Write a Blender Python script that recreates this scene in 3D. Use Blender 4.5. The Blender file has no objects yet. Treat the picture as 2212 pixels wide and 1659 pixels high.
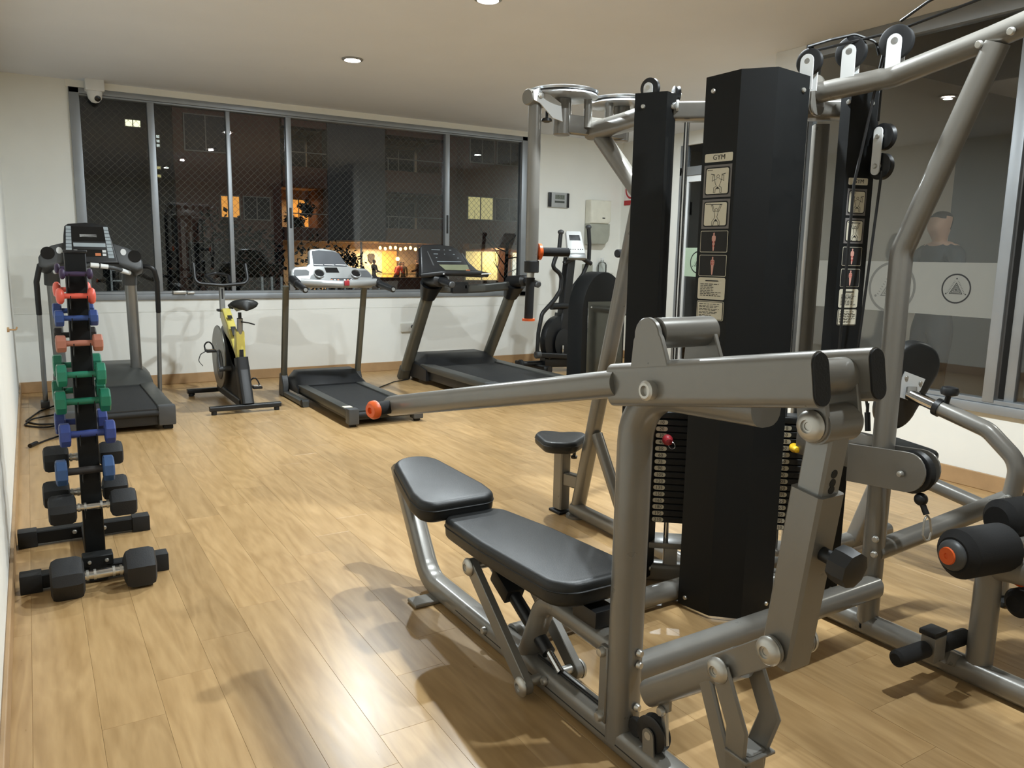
import bpy, bmesh, math, random
from mathutils import Vector, Matrix
R = math.radians
rnd = random.Random(7)
SC = bpy.context.scene
COL = SC.collection
S = 1.2                                   # one drawing unit = 1.2 m

# ---------------------------------------------------------------- camera
cam = bpy.data.objects.new('camera', bpy.data.cameras.new('camera'))
COL.objects.link(cam)
cam.data.sensor_fit = 'HORIZONTAL'; cam.data.sensor_width = 36.0
cam.data.lens = 1702.76 * 36.0 / 2212.0
cam.data.clip_start = 0.02; cam.data.clip_end = 300
_yaw, _pit, _rol = R(31.411), R(9.18), R(-1.043)
_f = Vector((math.sin(_yaw)*math.cos(_pit), math.cos(_yaw)*math.cos(_pit), -math.sin(_pit)))
_r = Vector((math.cos(_yaw), -math.sin(_yaw), 0)); _d = _f.cross(_r)
_rr = math.cos(_rol)*_r + math.sin(_rol)*_d
_dd = -math.sin(_rol)*_r + math.cos(_rol)*_d
M3 = Matrix((_rr, -_dd, -_f)).transposed().to_4x4()
cam.matrix_world = Matrix.Translation(Vector((0, 0, 1.2))*S) @ M3
SC.camera = cam

# ---------------------------------------------------------------- world, exposure
SC.view_settings.view_transform = 'Standard'
try: SC.view_settings.look = 'None'
except Exception: pass
SC.view_settings.gamma = 1.0
SC.view_settings.use_curve_mapping = False
SC.view_settings.exposure = 0.07
SC.cycles.use_denoising = True
SC.cycles.max_bounces = 10; SC.cycles.transparent_max_bounces = 24
SC.cycles.diffuse_bounces = 5; SC.cycles.glossy_bounces = 5
SC.cycles.sample_clamp_indirect = 6.0
SC.cycles.caustics_reflective = False; SC.cycles.caustics_refractive = False
W = bpy.data.worlds.new('night'); SC.world = W; W.use_nodes = True
W.node_tree.nodes['Background'].inputs[0].default_value = (0.55, 0.6, 0.75, 1)
W.node_tree.nodes['Background'].inputs[1].default_value = 0.03

def light(name, loc, power, size, color=(.86, .955, 1.0), direction=(0, 0, -1), spread=180):
    l = bpy.data.lights.new(name, 'AREA'); l.shape = 'DISK'; l.size = size*S
    l.energy = power; l.color = color; l.spread = R(spread)
    o = bpy.data.objects.new(name, l); COL.objects.link(o)
    o.location = Vector(loc)*S
    o.rotation_euler = Vector(direction).to_track_quat('-Z', 'Y').to_euler()
    return o
LIGHT_SPOTS = [(2.06, 5.62), (2.2, 3.92), (2.08, 2.36)]
for _x, _y in LIGHT_SPOTS:
    light('lamp_light', (_x, _y, 2.535), 76, .06)
light('lamp_light', (2.05, 1.0, 2.535), 48, .06)
light('alcove_fill_light', (5.25, 5.75, 2.535), 46, .085)  # unseen lamp added to brighten the alcove and clock wall
light('hall_light', (5.4, 1.2, 2.5), 36, .2, (1, .97, .88))

# ---------------------------------------------------------------- helpers
def V(*a): return Vector(a)
def lin(c):
    c = c/255.0
    return c/12.92 if c <= .04045 else ((c+.055)/1.055)**2.4
MATS = {}
def mat(name, rgb, rough=.5, metal=0.0, var=.06, scale=9.0, bump=0.0, emit=None, estr=0.0, spec=.5, coat=0.0, rvar=.06):
    m = bpy.data.materials.new(name); m.use_nodes = True
    nt = m.node_tree; b = nt.nodes['Principled BSDF']
    col = [lin(c) for c in rgb]
    tc = nt.nodes.new('ShaderNodeTexCoord')
    nz = nt.nodes.new('ShaderNodeTexNoise'); nz.inputs['Scale'].default_value = scale; nz.inputs['Detail'].default_value = 4
    nt.links.new(tc.outputs['Object'], nz.inputs['Vector'])
    cr = nt.nodes.new('ShaderNodeValToRGB')
    cr.color_ramp.elements[0].position = .3; cr.color_ramp.elements[1].position = .7
    cr.color_ramp.elements[0].color = [c*(1-var) for c in col]+[1]
    cr.color_ramp.elements[1].color = [min(1, c*(1+var)) for c in col]+[1]
    nt.links.new(nz.outputs['Fac'], cr.inputs[0]); nt.links.new(cr.outputs[0], b.inputs['Base Color'])
    mr = nt.nodes.new('ShaderNodeMapRange'); mr.inputs[3].default_value = max(0.02, rough-rvar); mr.inputs[4].default_value = min(1, rough+rvar)
    nt.links.new(nz.outputs['Fac'], mr.inputs[0]); nt.links.new(mr.outputs[0], b.inputs['Roughness'])
    b.inputs['Metallic'].default_value = metal
    b.inputs['Specular IOR Level'].default_value = spec
    b.inputs['Coat Weight'].default_value = coat; b.inputs['Coat Roughness'].default_value = .15
    if bump:
        n2 = nt.nodes.new('ShaderNodeTexNoise'); n2.inputs['Scale'].default_value = scale*22; n2.inputs['Detail'].default_value = 3
        nt.links.new(tc.outputs['Object'], n2.inputs['Vector'])
        bp = nt.nodes.new('ShaderNodeBump'); bp.inputs['Strength'].default_value = bump; bp.inputs['Distance'].default_value = .004
        nt.links.new(n2.outputs['Fac'], bp.inputs['Height']); nt.links.new(bp.outputs[0], b.inputs['Normal'])
    if emit:
        b.inputs['Emission Color'].default_value = [lin(c) for c in emit]+[1]; b.inputs['Emission Strength'].default_value = estr
    MATS[name] = m
    return m

def glassmat(name, tint=(.93, .95, .95), ior=1.5, rough=0.0, refl=1.0):
    m = bpy.data.materials.new(name); m.use_nodes = True; nt = m.node_tree; nt.nodes.clear()
    o = nt.nodes.new('ShaderNodeOutputMaterial'); t = nt.nodes.new('ShaderNodeBsdfTransparent'); g = nt.nodes.new('ShaderNodeBsdfGlossy')
    t.inputs[0].default_value = (*tint, 1); g.inputs['Roughness'].default_value = rough; g.inputs[0].default_value = (refl, refl, refl, 1)
    fr = nt.nodes.new('ShaderNodeFresnel'); fr.inputs[0].default_value = ior
    mx = nt.nodes.new('ShaderNodeMixShader')
    nt.links.new(fr.outputs[0], mx.inputs[0]); nt.links.new(t.outputs[0], mx.inputs[1]); nt.links.new(g.outputs[0], mx.inputs[2])
    nt.links.new(mx.outputs[0], o.inputs[0]); MATS[name] = m
    return m

class MB:
    """collects shapes and links them as one mesh object"""
    def __init__(s): s.v = []; s.f = []; s.m = []; s.cm = 0
    def mi(s, i): s.cm = i; return s
    def add(s, vs, fs):
        n = len(s.v); s.v += [Vector(v) for v in vs]
        for f in fs: s.f.append([i+n for i in f]); s.m.append(s.cm)
        return s
    def bm(s, bm, M=None):
        vs = [(M @ v.co) if M else v.co.copy() for v in bm.verts]
        bm.verts.index_update()
        s.add(vs, [[v.index for v in f.verts] for f in bm.faces]); bm.free(); return s
    def box(s, c, sz, bev=0, rot=None):
        bm = bmesh.new(); bmesh.ops.create_cube(bm, size=1)
        for v in bm.verts: v.co = Vector((v.co.x*sz[0], v.co.y*sz[1], v.co.z*sz[2]))
        if bev: bmesh.ops.bevel(bm, geom=bm.edges[:], offset=min(bev, min(sz)*.45), segments=1 if bev < .004 else 2, affect='EDGES', profile=.6)
        M = Matrix.Translation(Vector(c))
        if rot is not None: M = M @ rot.to_4x4()
        return s.bm(bm, M)
    def span(s, lo, hi, bev=0):
        return s.box([(a+b)/2 for a, b in zip(lo, hi)], [abs(b-a) for a, b in zip(lo, hi)], bev)
    def loft(s, rings, cap=True, closed=False):
        n = len(rings[0]); vs = [v for r in rings for v in r]; fs = []
        k = len(rings)
        for i in range(k if closed else k-1):
            a, b = i*n, ((i+1) % k)*n
            for j in range(n): fs.append([a+j, a+(j+1) % n, b+(j+1) % n, b+j])
        if cap and not closed:
            fs.append(list(range(n))[::-1]); fs.append([(k-1)*n+j for j in range(n)])
        return s.add(vs, fs)
    def tube(s, pts, a, b=None, side=None, rc=None, q=4, fillet=0, closed=False, cap=True, taper=None):
        """sweep a rounded rectangle (half sizes a, b; corner rc) along pts"""
        b = a if b is None else b
        rc = min(a, b) if rc is None else min(rc, a, b)
        pts = [Vector(p) for p in pts]
        if fillet and len(pts) > 2: pts = fil(pts, fillet, closed)
        prof = []
        for cx, cy, a0 in ((a-rc, b-rc, 0), (-(a-rc), b-rc, 90), (-(a-rc), -(b-rc), 180), (a-rc, -(b-rc), 270)):
            for i in range(q):
                t = R(a0+90*i/(q-1)) if q > 1 else R(a0+45)
                prof.append((cx+rc*math.cos(t), cy+rc*math.sin(t)))
        pp = []
        for p in prof:
            if not pp or (abs(p[0]-pp[-1][0])+abs(p[1]-pp[-1][1])) > 1e-6: pp.append(p)
        if abs(pp[0][0]-pp[-1][0])+abs(pp[0][1]-pp[-1][1]) < 1e-6: pp.pop()
        rings = []; n = len(pts); pu = None
        for i, p in enumerate(pts):
            if closed: t = (pts[(i+1) % n]-pts[i-1]).normalized()
            elif i == 0: t = (pts[1]-p).normalized()
            elif i == n-1: t = (p-pts[i-1]).normalized()
            else: t = ((p-pts[i-1]).normalized()+(pts[i+1]-p).normalized()).normalized()
            if side is not None: u = Vector(side)
            elif pu is not None: u = pu
            else: u = Vector((1, 0, 0)) if abs(t.x) < .8 else Vector((0, 1, 0))
            u = (u-t*u.dot(t)).normalized(); pu = u; w = t.cross(u)
            k = 1.0 if taper is None else taper[0]+(taper[1]-taper[0])*i/(n-1)
            mit = 1.0
            if 0 < i < n-1:
                c = (pts[i]-pts[i-1]).normalized().dot((pts[i+1]-pts[i]).normalized()); mit = 1/max(.5, math.sqrt(max(.01, (1+c)/2)))
            rings.append([p+u*(x*k)+w*(y*k*(mit if side is not None else 1)) for x, y in pp])
        return s.loft(rings, cap, closed)
    def cyl(s, p0, p1, r0, r1=None, seg=20, bev=0):
        p0, p1 = Vector(p0), Vector(p1); r1 = r0 if r1 is None else r1
        L = (p1-p0).length
        pr = [(r0, 0), (r1, L)] if not bev else [(r0-bev, 0), (r0, bev), (r1, L-bev), (r1-bev, L)]
        return s.lathe(pr, p0, p1-p0, seg)
    def lathe(s, prof, o, ax=(0, 0, 1), seg=24, ang=360, ref=None):
        o = Vector(o); ax = Vector(ax).normalized()
        u = Vector(ref) if ref is not None else (Vector((1, 0, 0)) if abs(ax.x) < .8 else Vector((0, 1, 0)))
        u = (u-ax*u.dot(ax)).normalized(); w = ax.cross(u)
        rings = []
        for r, t in prof:
            rings.append([o+ax*t+(u*math.cos(2*math.pi*j/seg)+w*math.sin(2*math.pi*j/seg))*max(r, 1e-5) for j in range(seg)])
        return s.loft(rings, True)
    def torus(s, c, ax, Rr, r, seg=28, q=8):
        c = Vector(c); ax = Vector(ax).normalized()
        u = Vector((1, 0, 0)) if abs(ax.x) < .8 else Vector((0, 1, 0))
        u = (u-ax*u.dot(ax)).normalized(); w = ax.cross(u)
        rings = []
        for i in range(seg):
            t = 2*math.pi*i/seg; d = u*math.cos(t)+w*math.sin(t)
            rings.append([c+d*(Rr+r*math.cos(2*math.pi*j/q))+ax*(r*math.sin(2*math.pi*j/q)) for j in range(q)])
        return s.loft(rings, False, True)
    def ell(s, c, rad, seg=16, rings=9, rot=None):
        prof = [(math.sin(math.pi*i/rings), -math.cos(math.pi*i/rings)) for i in range(rings+1)]
        t = MB(); t.lathe(prof, (0, 0, 0), (0, 0, 1), seg)
        vs = []
        for v in t.v:
            p = Vector((v.x*rad[0], v.y*rad[1], v.z*rad[2]))
            if rot is not None: p = rot @ p
            vs.append(p+Vector(c))
        return s.add(vs, t.f)
    def prism(s, poly, o, ex, ey, th, rnd_=0, n=1):
        """polygon in the plane (ex, ey) pushed th along ex x ey; rnd_ rounds both rims"""
        o, ex, ey = Vector(o), Vector(ex).normalized(), Vector(ey).normalized(); ez = ex.cross(ey).normalized()
        P = [Vector((p[0], p[1])) for p in poly]
        if sum(P[i-1].x*P[i].y-P[i].x*P[i-1].y for i in range(len(P))) < 0: P.reverse()
        N = []
        for i in range(len(P)):
            a, b = (P[i]-P[i-1]).normalized(), (P[(i+1) % len(P)]-P[i]).normalized()
            na, nb = Vector((-a.y, a.x)), Vector((-b.y, b.x)); m = na+nb
            if m.length < 1e-6: m = na
            m.normalize(); N.append(m/max(.45, m.dot(na)))
        lev = [(0, 0), (0, th)] if not rnd_ else \
            [(rnd_*(1-math.sin(math.pi/2*i/n)), rnd_*(1-math.cos(math.pi/2*i/n))) for i in range(n+1)] + \
            [(rnd_*(1-math.cos(math.pi/2*i/n)), th-rnd_*(1-math.sin(math.pi/2*i/n))) for i in range(n+1)]
        rings = [[o+ex*(p.x+q.x*d)+ey*(p.y+q.y*d)+ez*z for p, q in zip(P, N)] for d, z in lev]
        return s.loft(rings, True)
    def text(s, txt, o, ex, ey, size, th=.0006, align='CENTER'):
        c = bpy.data.curves.new('t', 'FONT'); c.body = txt; c.size = size; c.align_x = align; c.align_y = 'CENTER'
        c.resolution_u = 2
        ob = bpy.data.objects.new('t', c); me = bpy.data.meshes.new_from_object(ob)
        o, ex, ey = Vector(o), Vector(ex).normalized(), Vector(ey).normalized(); ez = ex.cross(ey)
        s.add([o+ex*v.co.x+ey*v.co.y+ez*th for v in me.vertices], [list(p.vertices) for p in me.polygons])
        bpy.data.meshes.remove(me); bpy.data.objects.remove(ob); bpy.data.curves.remove(c); return s
    def mesh(s, name, mats, origin=(0, 0, 0), smooth=38):
        me = bpy.data.meshes.new(name); o = Vector(origin)
        me.from_pydata([tuple((v-o)*S) for v in s.v], [], s.f)
        mats = mats if isinstance(mats, (list, tuple)) else [mats]
        for m in mats: me.materials.append(MATS[m] if isinstance(m, str) else m)
        me.polygons.foreach_set('material_index', s.m)
        me.update()
        bm = bmesh.new(); bm.from_mesh(me)
        bmesh.ops.recalc_face_normals(bm, faces=bm.faces); bm.to_mesh(me); bm.free()
        if smooth:
            me.polygons.foreach_set('use_smooth', [True]*len(me.polygons)); me.set_sharp_from_angle(angle=R(smooth))
        return me
    def part(s, name, mats, parent, smooth=38, label=None):
        r = parent
        while r.parent: r = r.parent
        o = bpy.data.objects.new(name, s.mesh(name, mats, r.get('_o', (0, 0, 0)), smooth))
        COL.objects.link(o); o.parent = parent
        if label: o['label'] = label
        return o
    def obj(s, name, mats, origin, smooth=38, rot=(0, 0, 0)):
        o = bpy.data.objects.new(name, s.mesh(name, mats, origin, smooth)); COL.objects.link(o)
        o.location = Vector(origin)*S; o.rotation_euler = rot
        return o

def fil(pts, r, closed=False, n=7):
    out = []; N = len(pts)
    for i, p in enumerate(pts):
        if not closed and i in (0, N-1): out.append(p); continue
        a, b = pts[i-1], pts[(i+1) % N]
        d0, d1 = (a-p), (b-p); l0, l1 = d0.length, d1.length; d0.normalize(); d1.normalize()
        ang = d0.angle(d1)
        if ang > 3.1: out.append(p); continue
        t = min(r/math.tan(ang/2), l0*.48, l1*.48); rr = t*math.tan(ang/2)
        c = p+(d0+d1).normalized()*(rr/math.sin(ang/2))
        s0, s1 = p+d0*t-c, p+d1*t-c
        w = s0.angle(s1)
        for k in range(n+1):
            f = k/n; out.append(c+(s0*math.sin((1-f)*w)+s1*math.sin(f*w))/math.sin(w))
    return out
def rrect(w, h, r, n=4, cx=0, cy=0):
    o = []
    for sx, sy, a0 in ((1, 1, 0), (-1, 1, 90), (-1, -1, 180), (1, -1, 270)):
        for i in range(n+1):
            t = R(a0+90*i/n); o.append((cx+sx*(w/2-r)+r*math.cos(t), cy+sy*(h/2-r)+r*math.sin(t)))
    return o
def ring2(r, n=20, cx=0, cy=0, a0=0, a1=360):
    full = abs(a1-a0) >= 360
    return [(cx+r*math.cos(R(a0+(a1-a0)*i/(n if full else n-1))), cy+r*math.sin(R(a0+(a1-a0)*i/(n if full else n-1)))) for i in range(n)]
def tag(o, label=None, cat=None, group=None, kind=None):
    if label: o['label'] = label
    if cat: o['category'] = cat
    if group: o['group'] = group
    if kind: o['kind'] = kind
    return o
def thing(name, label, cat, loc, group=None, rz=0, local=False):
    """Empty at the base of a thing; parts are drawn in room units unless local"""
    o = bpy.data.objects.new(name, None); COL.objects.link(o); o.empty_display_size = .1
    o.location = Vector(loc)*S; o.rotation_euler = (0, 0, rz)
    o['_o'] = (0, 0, 0) if local else tuple(loc)
    return tag(o, label, cat, group)
def dup(root, loc=None, rz=None, label=None, group=None):
    def cp(o, par):
        c = o.copy(); COL.objects.link(c); c.parent = par
        for ch in o.children: cp(ch, c)
        return c
    kids = list(root.children)
    r = root.copy(); COL.objects.link(r)
    for ch in kids: cp(ch, r)
    if loc is not None: r.location = Vector(loc)*S
    if rz is not None: r.rotation_euler = (0, 0, rz)
    if label: r['label'] = label
    if group: r['group'] = group
    return r

# ---------------------------------------------------------------- materials
mat('wall_paint', (236, 236, 230), .75, var=.02, scale=3)
mat('ceiling_paint', (224, 228, 236), .9, var=.015, scale=2)
mat('plaster_gap', (150, 148, 142), .9)
mat('oak_trim', (172, 140, 102), .45, var=.12, scale=6)
mat('aluminium', (150, 154, 158), .42, .55, var=.05, scale=5)
mat('white_metal', (226, 228, 228), .35, var=.03)
mat('dark_rubber', (26, 27, 28), .7, var=.1, bump=.15)
mat('frame_paint', (126, 123, 117), .3, .25, var=.03, scale=14, coat=.25, bump=.03)
mat('chrome', (205, 205, 205), .14, 1.0, var=.03)
mat('steel', (196, 194, 188), .36, .8, var=.06)
mat('shroud_black', (15, 17, 18), .62, var=.08, scale=20, bump=.06, spec=.3)
mat('vinyl', (27, 28, 28), .44, var=.1, scale=12, bump=.12, spec=.42)
mat('vinyl_side', (20, 21, 22), .5, var=.08, bump=.1)
mat('foam_black', (20, 20, 21), .85, var=.15, scale=30, bump=.3)
mat('black_plastic', (24, 25, 27), .42, var=.08)
mat('grey_plastic', (70, 72, 74), .45, var=.06)
mat('silver_plastic', (150, 152, 152), .32, .35, var=.04)
mat('orange_plastic', (226, 98, 40), .4, var=.05)
mat('red_plastic', (150, 38, 46), .4)
mat('yellow_plastic', (235, 188, 30), .35)
mat('plate_black', (16, 17, 18), .55, var=.12, bump=.08)
mat('cream_label', (214, 208, 188), .6, var=.03)
mat('ink', (24, 24, 24), .7)
mat('label_grey', (112, 108, 106), .6)
mat('screen_dark', (14, 15, 17), .18)
mat('rubber_belt', (28, 29, 30), .62, var=.1, scale=40, bump=.1)
mat('olive_metal', (104, 103, 94), .38, .45, var=.05)
mat('silver_metal', (142, 143, 142), .35, .55, var=.04)
mat('gunmetal', (84, 85, 82), .4, .5, var=.05)
glassmat('glass')
# ================================================================ the room
def floor_mat():
    m = bpy.data.materials.new('oak_laminate'); m.use_nodes = True; nt = m.node_tree; b = nt.nodes['Principled BSDF']
    L = nt.links.new; N = nt.nodes.new
    tc = N('ShaderNodeTexCoord'); oi = N('ShaderNodeObjectInfo')
    mp = N('ShaderNodeMapping'); mp.inputs['Scale'].default_value = (6, .8, 1)
    cb = N('ShaderNodeCombineXYZ'); mu = N('ShaderNodeMath'); mu.operation = 'MULTIPLY'; mu.inputs[1].default_value = 37
    L(oi.outputs['Random'], mu.inputs[0]); L(mu.outputs[0], cb.inputs[0]); L(mu.outputs[0], cb.inputs[1]); L(mu.outputs[0], cb.inputs[2])
    ad = N('ShaderNodeVectorMath'); ad.operation = 'ADD'
    L(tc.outputs['Object'], ad.inputs[0]); L(cb.outputs[0], ad.inputs[1]); L(ad.outputs[0], mp.inputs[0])
    n1 = N('ShaderNodeTexNoise'); n1.inputs['Scale'].default_value = 1.1; n1.inputs['Detail'].default_value = 3; n1.inputs['Distortion'].default_value = .5
    L(mp.outputs[0], n1.inputs['Vector'])
    ms = N('ShaderNodeMath'); ms.operation = 'MULTIPLY'; ms.inputs[1].default_value = 13; L(n1.outputs['Fac'], ms.inputs[0])
    fr = N('ShaderNodeMath'); fr.operation = 'PINGPONG'; fr.inputs[1].default_value = 1; L(ms.outputs[0], fr.inputs[0])
    n2 = N('ShaderNodeTexNoise'); n2.inputs['Scale'].default_value = 6; n2.inputs['Detail'].default_value = 5
    L(mp.outputs[0], n2.inputs['Vector'])
    mixg = N('ShaderNodeMath'); mixg.operation = 'MULTIPLY_ADD'; mixg.inputs[1].default_value = .3; L(fr.outputs[0], mixg.inputs[0]); 
    m3 = N('ShaderNodeMath'); m3.operation = 'MULTIPLY'; m3.inputs[1].default_value = .9; L(n2.outputs['Fac'], m3.inputs[0]); L(m3.outputs[0], mixg.inputs[2])
    cr = N('ShaderNodeValToRGB'); e = cr.color_ramp.elements
    e[0].position = .0; e[0].color = [lin(c) for c in (149, 116, 73)]+[1]
    e[1].position = .9; e[1].color = [lin(c) for c in (191, 158, 112)]+[1]
    L(mixg.outputs[0], cr.inputs[0])
    hs = N('ShaderNodeHueSaturation'); mr = N('ShaderNodeMapRange'); mr.inputs[3].default_value = .9; mr.inputs[4].default_value = 1.06
    L(oi.outputs['Random'], mr.inputs[0]); L(mr.outputs[0], hs.inputs['Value']); L(cr.outputs[0], hs.inputs['Color'])
    L(hs.outputs[0], b.inputs['Base Color'])
    mr2 = N('ShaderNodeMapRange'); mr2.inputs[3].default_value = .25; mr2.inputs[4].default_value = .35
    L(n2.outputs['Fac'], mr2.inputs[0]); L(mr2.outputs[0], b.inputs['Roughness'])
    bp = N('ShaderNodeBump'); bp.inputs['Strength'].default_value = .06; bp.inputs['Distance'].default_value = .002
    L(mixg.outputs[0], bp.inputs['Height']); L(bp.outputs[0], b.inputs['Normal'])
    b.inputs['Specular IOR Level'].default_value = .5
    MATS['oak_laminate'] = m
floor_mat()
XL, XR, XA, YB, YF, HC = -.13, 4.34, 6.17, 7.65, -1.6, 2.56   # left wall, right wall, alcove wall, back wall, front wall, ceiling
YJ = 3.8                                                     # right wall ends here; the alcove begins
def struct(b, name, mats, origin=(0, 0, 0), smooth=38):
    o = b.obj(name, mats, origin, smooth); o['kind'] = 'structure'; return o

floor = struct(MB().span((XL-.1, YF-.1, -.14), (XA+.1, YB+.1, -.0085)), 'floor', 'plaster_gap')
PW, PL = .1495, 1.04
_mc = {}
def plank(x0, x1, y0, y1):
    key = (round(x1-x0, 3), round(y1-y0, 3))
    if key not in _mc:
        a, b_ = (x1-x0)/2, (y1-y0)/2; g, c = .0002, .00045
        rg = lambda d, z: [(-a+d, -b_+d, z), (a-d, -b_+d, z), (a-d, b_-d, z), (-a+d, b_-d, z)]
        _mc[key] = MB().loft([rg(g, -.0085), rg(g, -c), rg(g+c, 0)]).mesh('plank', 'oak_laminate', smooth=0)
    o = bpy.data.objects.new('plank', _mc[key]); COL.objects.link(o)
    o.location = Vector(((x0+x1)/2, (y0+y1)/2, 0))*S; o.parent = floor
rest = MB()
r0 = .678-PW*6
for k in range(0, 46):
    x0 = r0+PW*k; x1 = x0+PW
    x0c, x1c = max(x0, XL), min(x1, XA)
    if x1c-x0c < .01: continue
    off = 1.72 if k == 6 else (1.72+((k*37) % 17)/17*PL)
    y = off-PL*5
    top = YB
    bot = YF if x0c < XR else YJ
    while y < top:
        a, b_ = max(y, bot), min(y+PL, top)
        if b_-a > .03:
            if a > .15 and not (x0c > 4.6 and a < 4.6): plank(x0c, x1c, a, b_)
            else: rest.span((x0c+.0005, a+.0005, -.0085), (x1c-.0005, b_-.0005, 0))
        y += PL
o = rest.part('plank_rest', 'oak_laminate', floor, 0); o['kind'] = 'stuff'

ceil = struct(MB().span((XL-.1, YF-.1, HC), (XA+.1, YB+.1, HC+.1)), 'ceiling', 'ceiling_paint')
struct(MB().span((XL-.12, YF-.1, 0), (XL, YB+.1, HC)), 'wall_left', 'wall_paint')
struct(MB().span((XL-.12, YF-.12, 0), (XR+.1, YF, HC)), 'wall_front', 'wall_paint')
# back wall with the window opening and a fine joint line below the sill
WX0, WX1, WZ0, WZ1 = .375, 4.83, .765, 2.505
b = MB()
b.span((XL-.1, YB, 0), (XA+.1, YB+.14, .655)).span((XL-.1, YB, .658), (XA+.1, YB+.14, WZ0)).span((XL-.1, YB+.004, .65), (XA+.1, YB+.13, .66))
b.span((XL-.1, YB, WZ0), (WX0, YB+.14, HC)).span((WX1, YB, WZ0), (XA+.1, YB+.14, HC)).span((WX0, YB, WZ1), (WX1, YB+.14, HC))
struct(b, 'wall_back', 'wall_paint')
# baseboards
def board(name, lo, hi): return struct(MB().span(lo, hi, .003), name, 'oak_trim')
board('baseboard_back', (XL, YB-.013, 0), (XA, YB, .092))
board('baseboard_left', (XL, YF, 0), (XL+.013, YB-.013, .092))
board('baseboard_right', (XR-.013, YF, 0), (XR, YJ, .092))
board('baseboard_alcove', (XA-.013, 6.95, 0), (XA, YB-.013, .092))
struct(MB().span((WX0-.02, YB-.018, WZ1), (WX1+.1, YB, HC)), 'trim_1', 'wall_paint')   # ledge between window head and ceiling
# ---- window_1: aluminium sliding window over the treadmills
win = bpy.data.objects.new('window_1', None); COL.objects.link(win); win['kind'] = 'structure'
win.location = Vector((WX0, YB, WZ0))*S; win['_o'] = (WX0, YB, WZ0)
f = .055
MB().span((WX0, YB-.02, WZ0), (WX1, YB+.07, WZ0+.05), .004).span((WX0, YB-.012, WZ0+.05), (WX1, YB+.07, WZ0+.075), .003).part('sill_rail', 'aluminium', win)
MB().span((WX0, YB-.02, WZ1-.045), (WX1, YB+.07, WZ1), .004).span((WX0, YB-.01, WZ1-.062), (WX1, YB+.07, WZ1-.045), .003).part('head_rail', 'aluminium', win)
MB().span((WX0, YB-.02, WZ0), (WX0+.075, YB+.07, WZ1), .004).part('side_jamb', 'aluminium', win)
MB().span((WX1-.09, YB-.02, WZ0), (WX1, YB+.07, WZ1), .004).part('side_jamb', 'aluminium', win)
mull = [(.985, .055, .0), (1.625, .036, .02), (2.165, .05, .0), (3.825, .05, .0)]
for x, w, dy in mull:
    st = MB().span((x-w/2, YB-.014+dy, WZ0+.07), (x+w/2, YB+.04+dy, WZ1-.06), .004).part('sash_stile', 'aluminium', win)
    if x in (2.165, 3.825):
        MB().span((x-.011, YB-.0185, 1.43), (x+.011, YB-.0135, 1.62), .002).part('latch', 'black_plastic', st)
xs = [WX0+.07]+[m_[0] for m_ in mull]+[WX1-.085]
for i in range(5):
    MB().span((xs[i], YB+.018+(i % 2)*.016, WZ0+.07), (xs[i+1], YB+.022+(i % 2)*.016, WZ1-.06)).part('pane', 'glass', win, 0)
# small metal catches lying on the sill rail
MB().span((1.09, YB-.045, WZ0+.05), (1.2, YB-.012, WZ0+.078), .004).span((1.21, YB-.04, WZ0+.05), (1.27, YB-.012, WZ0+.07), .004).part('sill_catch', 'steel', win)
# ---- right wall: low parapet, big aluminium window to the hall, white column
struct(MB().span((XR, YF-.1, 0), (XR+.12, 3.56, .42)).span((XR, YF-.1, 2.6), (XR+.12, 3.56, HC)), 'wall_right', 'wall_paint')
struct(MB().span((XR-.02, 3.56, 0), (XR+.14, YJ, HC), .004), 'column_right', 'white_metal')
w2 = bpy.data.objects.new('window_2', None); COL.objects.link(w2); w2['kind'] = 'structure'
w2.location = Vector((XR, 1.0, .42))*S; w2['_o'] = (XR, 1.0, .42)
Z0, Z1 = .42, HC
MB().span((XR-.03, YF, Z0), (XR+.06, 3.56, Z0+.05), .004).span((XR-.012, YF, Z0+.05), (XR+.06, 3.56, Z0+.075), .003).part('sill_rail', 'aluminium', w2)
MB().span((XR-.02, YF, Z1-.09), (XR+.06, 3.56, Z1), .004).part('head_rail', 'aluminium', w2)
MB().span((XR-.02, 3.5, Z0), (XR+.06, 3.56, Z1), .004).part('side_jamb', 'aluminium', w2)
ys = [3.52, 2.215, 2.05, .9, -.3]
MB().span((XR-.016, 2.185, Z0+.06), (XR+.03, 2.245, Z1-.08), .004).part('sash_stile', 'aluminium', w2)
MB().span((XR+.016, 2.10, Z0+.06), (XR+.05, 2.15, Z1-.08), .004).part('sash_stile', 'aluminium', w2)
MB().span((XR-.016, .85, Z0+.06), (XR+.03, .91, Z1-.08), .004).part('sash_stile', 'aluminium', w2)
MB().span((XR+.016, 2.2, Z0+.07), (XR+.021, 3.52, Z1-.08)).part('pane', 'glass', w2, 0)
MB().span((XR+.034, .88, Z0+.07), (XR+.039, 2.13, Z1-.08)).part('pane', 'glass', w2, 0)
MB().span((XR+.016, -.3, Z0+.07), (XR+.021, .88, Z1-.08)).part('pane', 'glass', w2, 0)
mat('frosted_film', (126, 126, 120), .85, var=.02)
mat('film_grey', (94, 94, 90), .85, var=.02)
MB().span((XR+.013, 2.245, .92), (XR+.0145, 3.5, 1.212)).part('frosted_band', 'frosted_film', w2, 0)
MB().span((XR+.0315, .91, .915), (XR+.033, 2.1, 1.207)).part('frosted_band', 'frosted_film', w2, 0)
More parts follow.
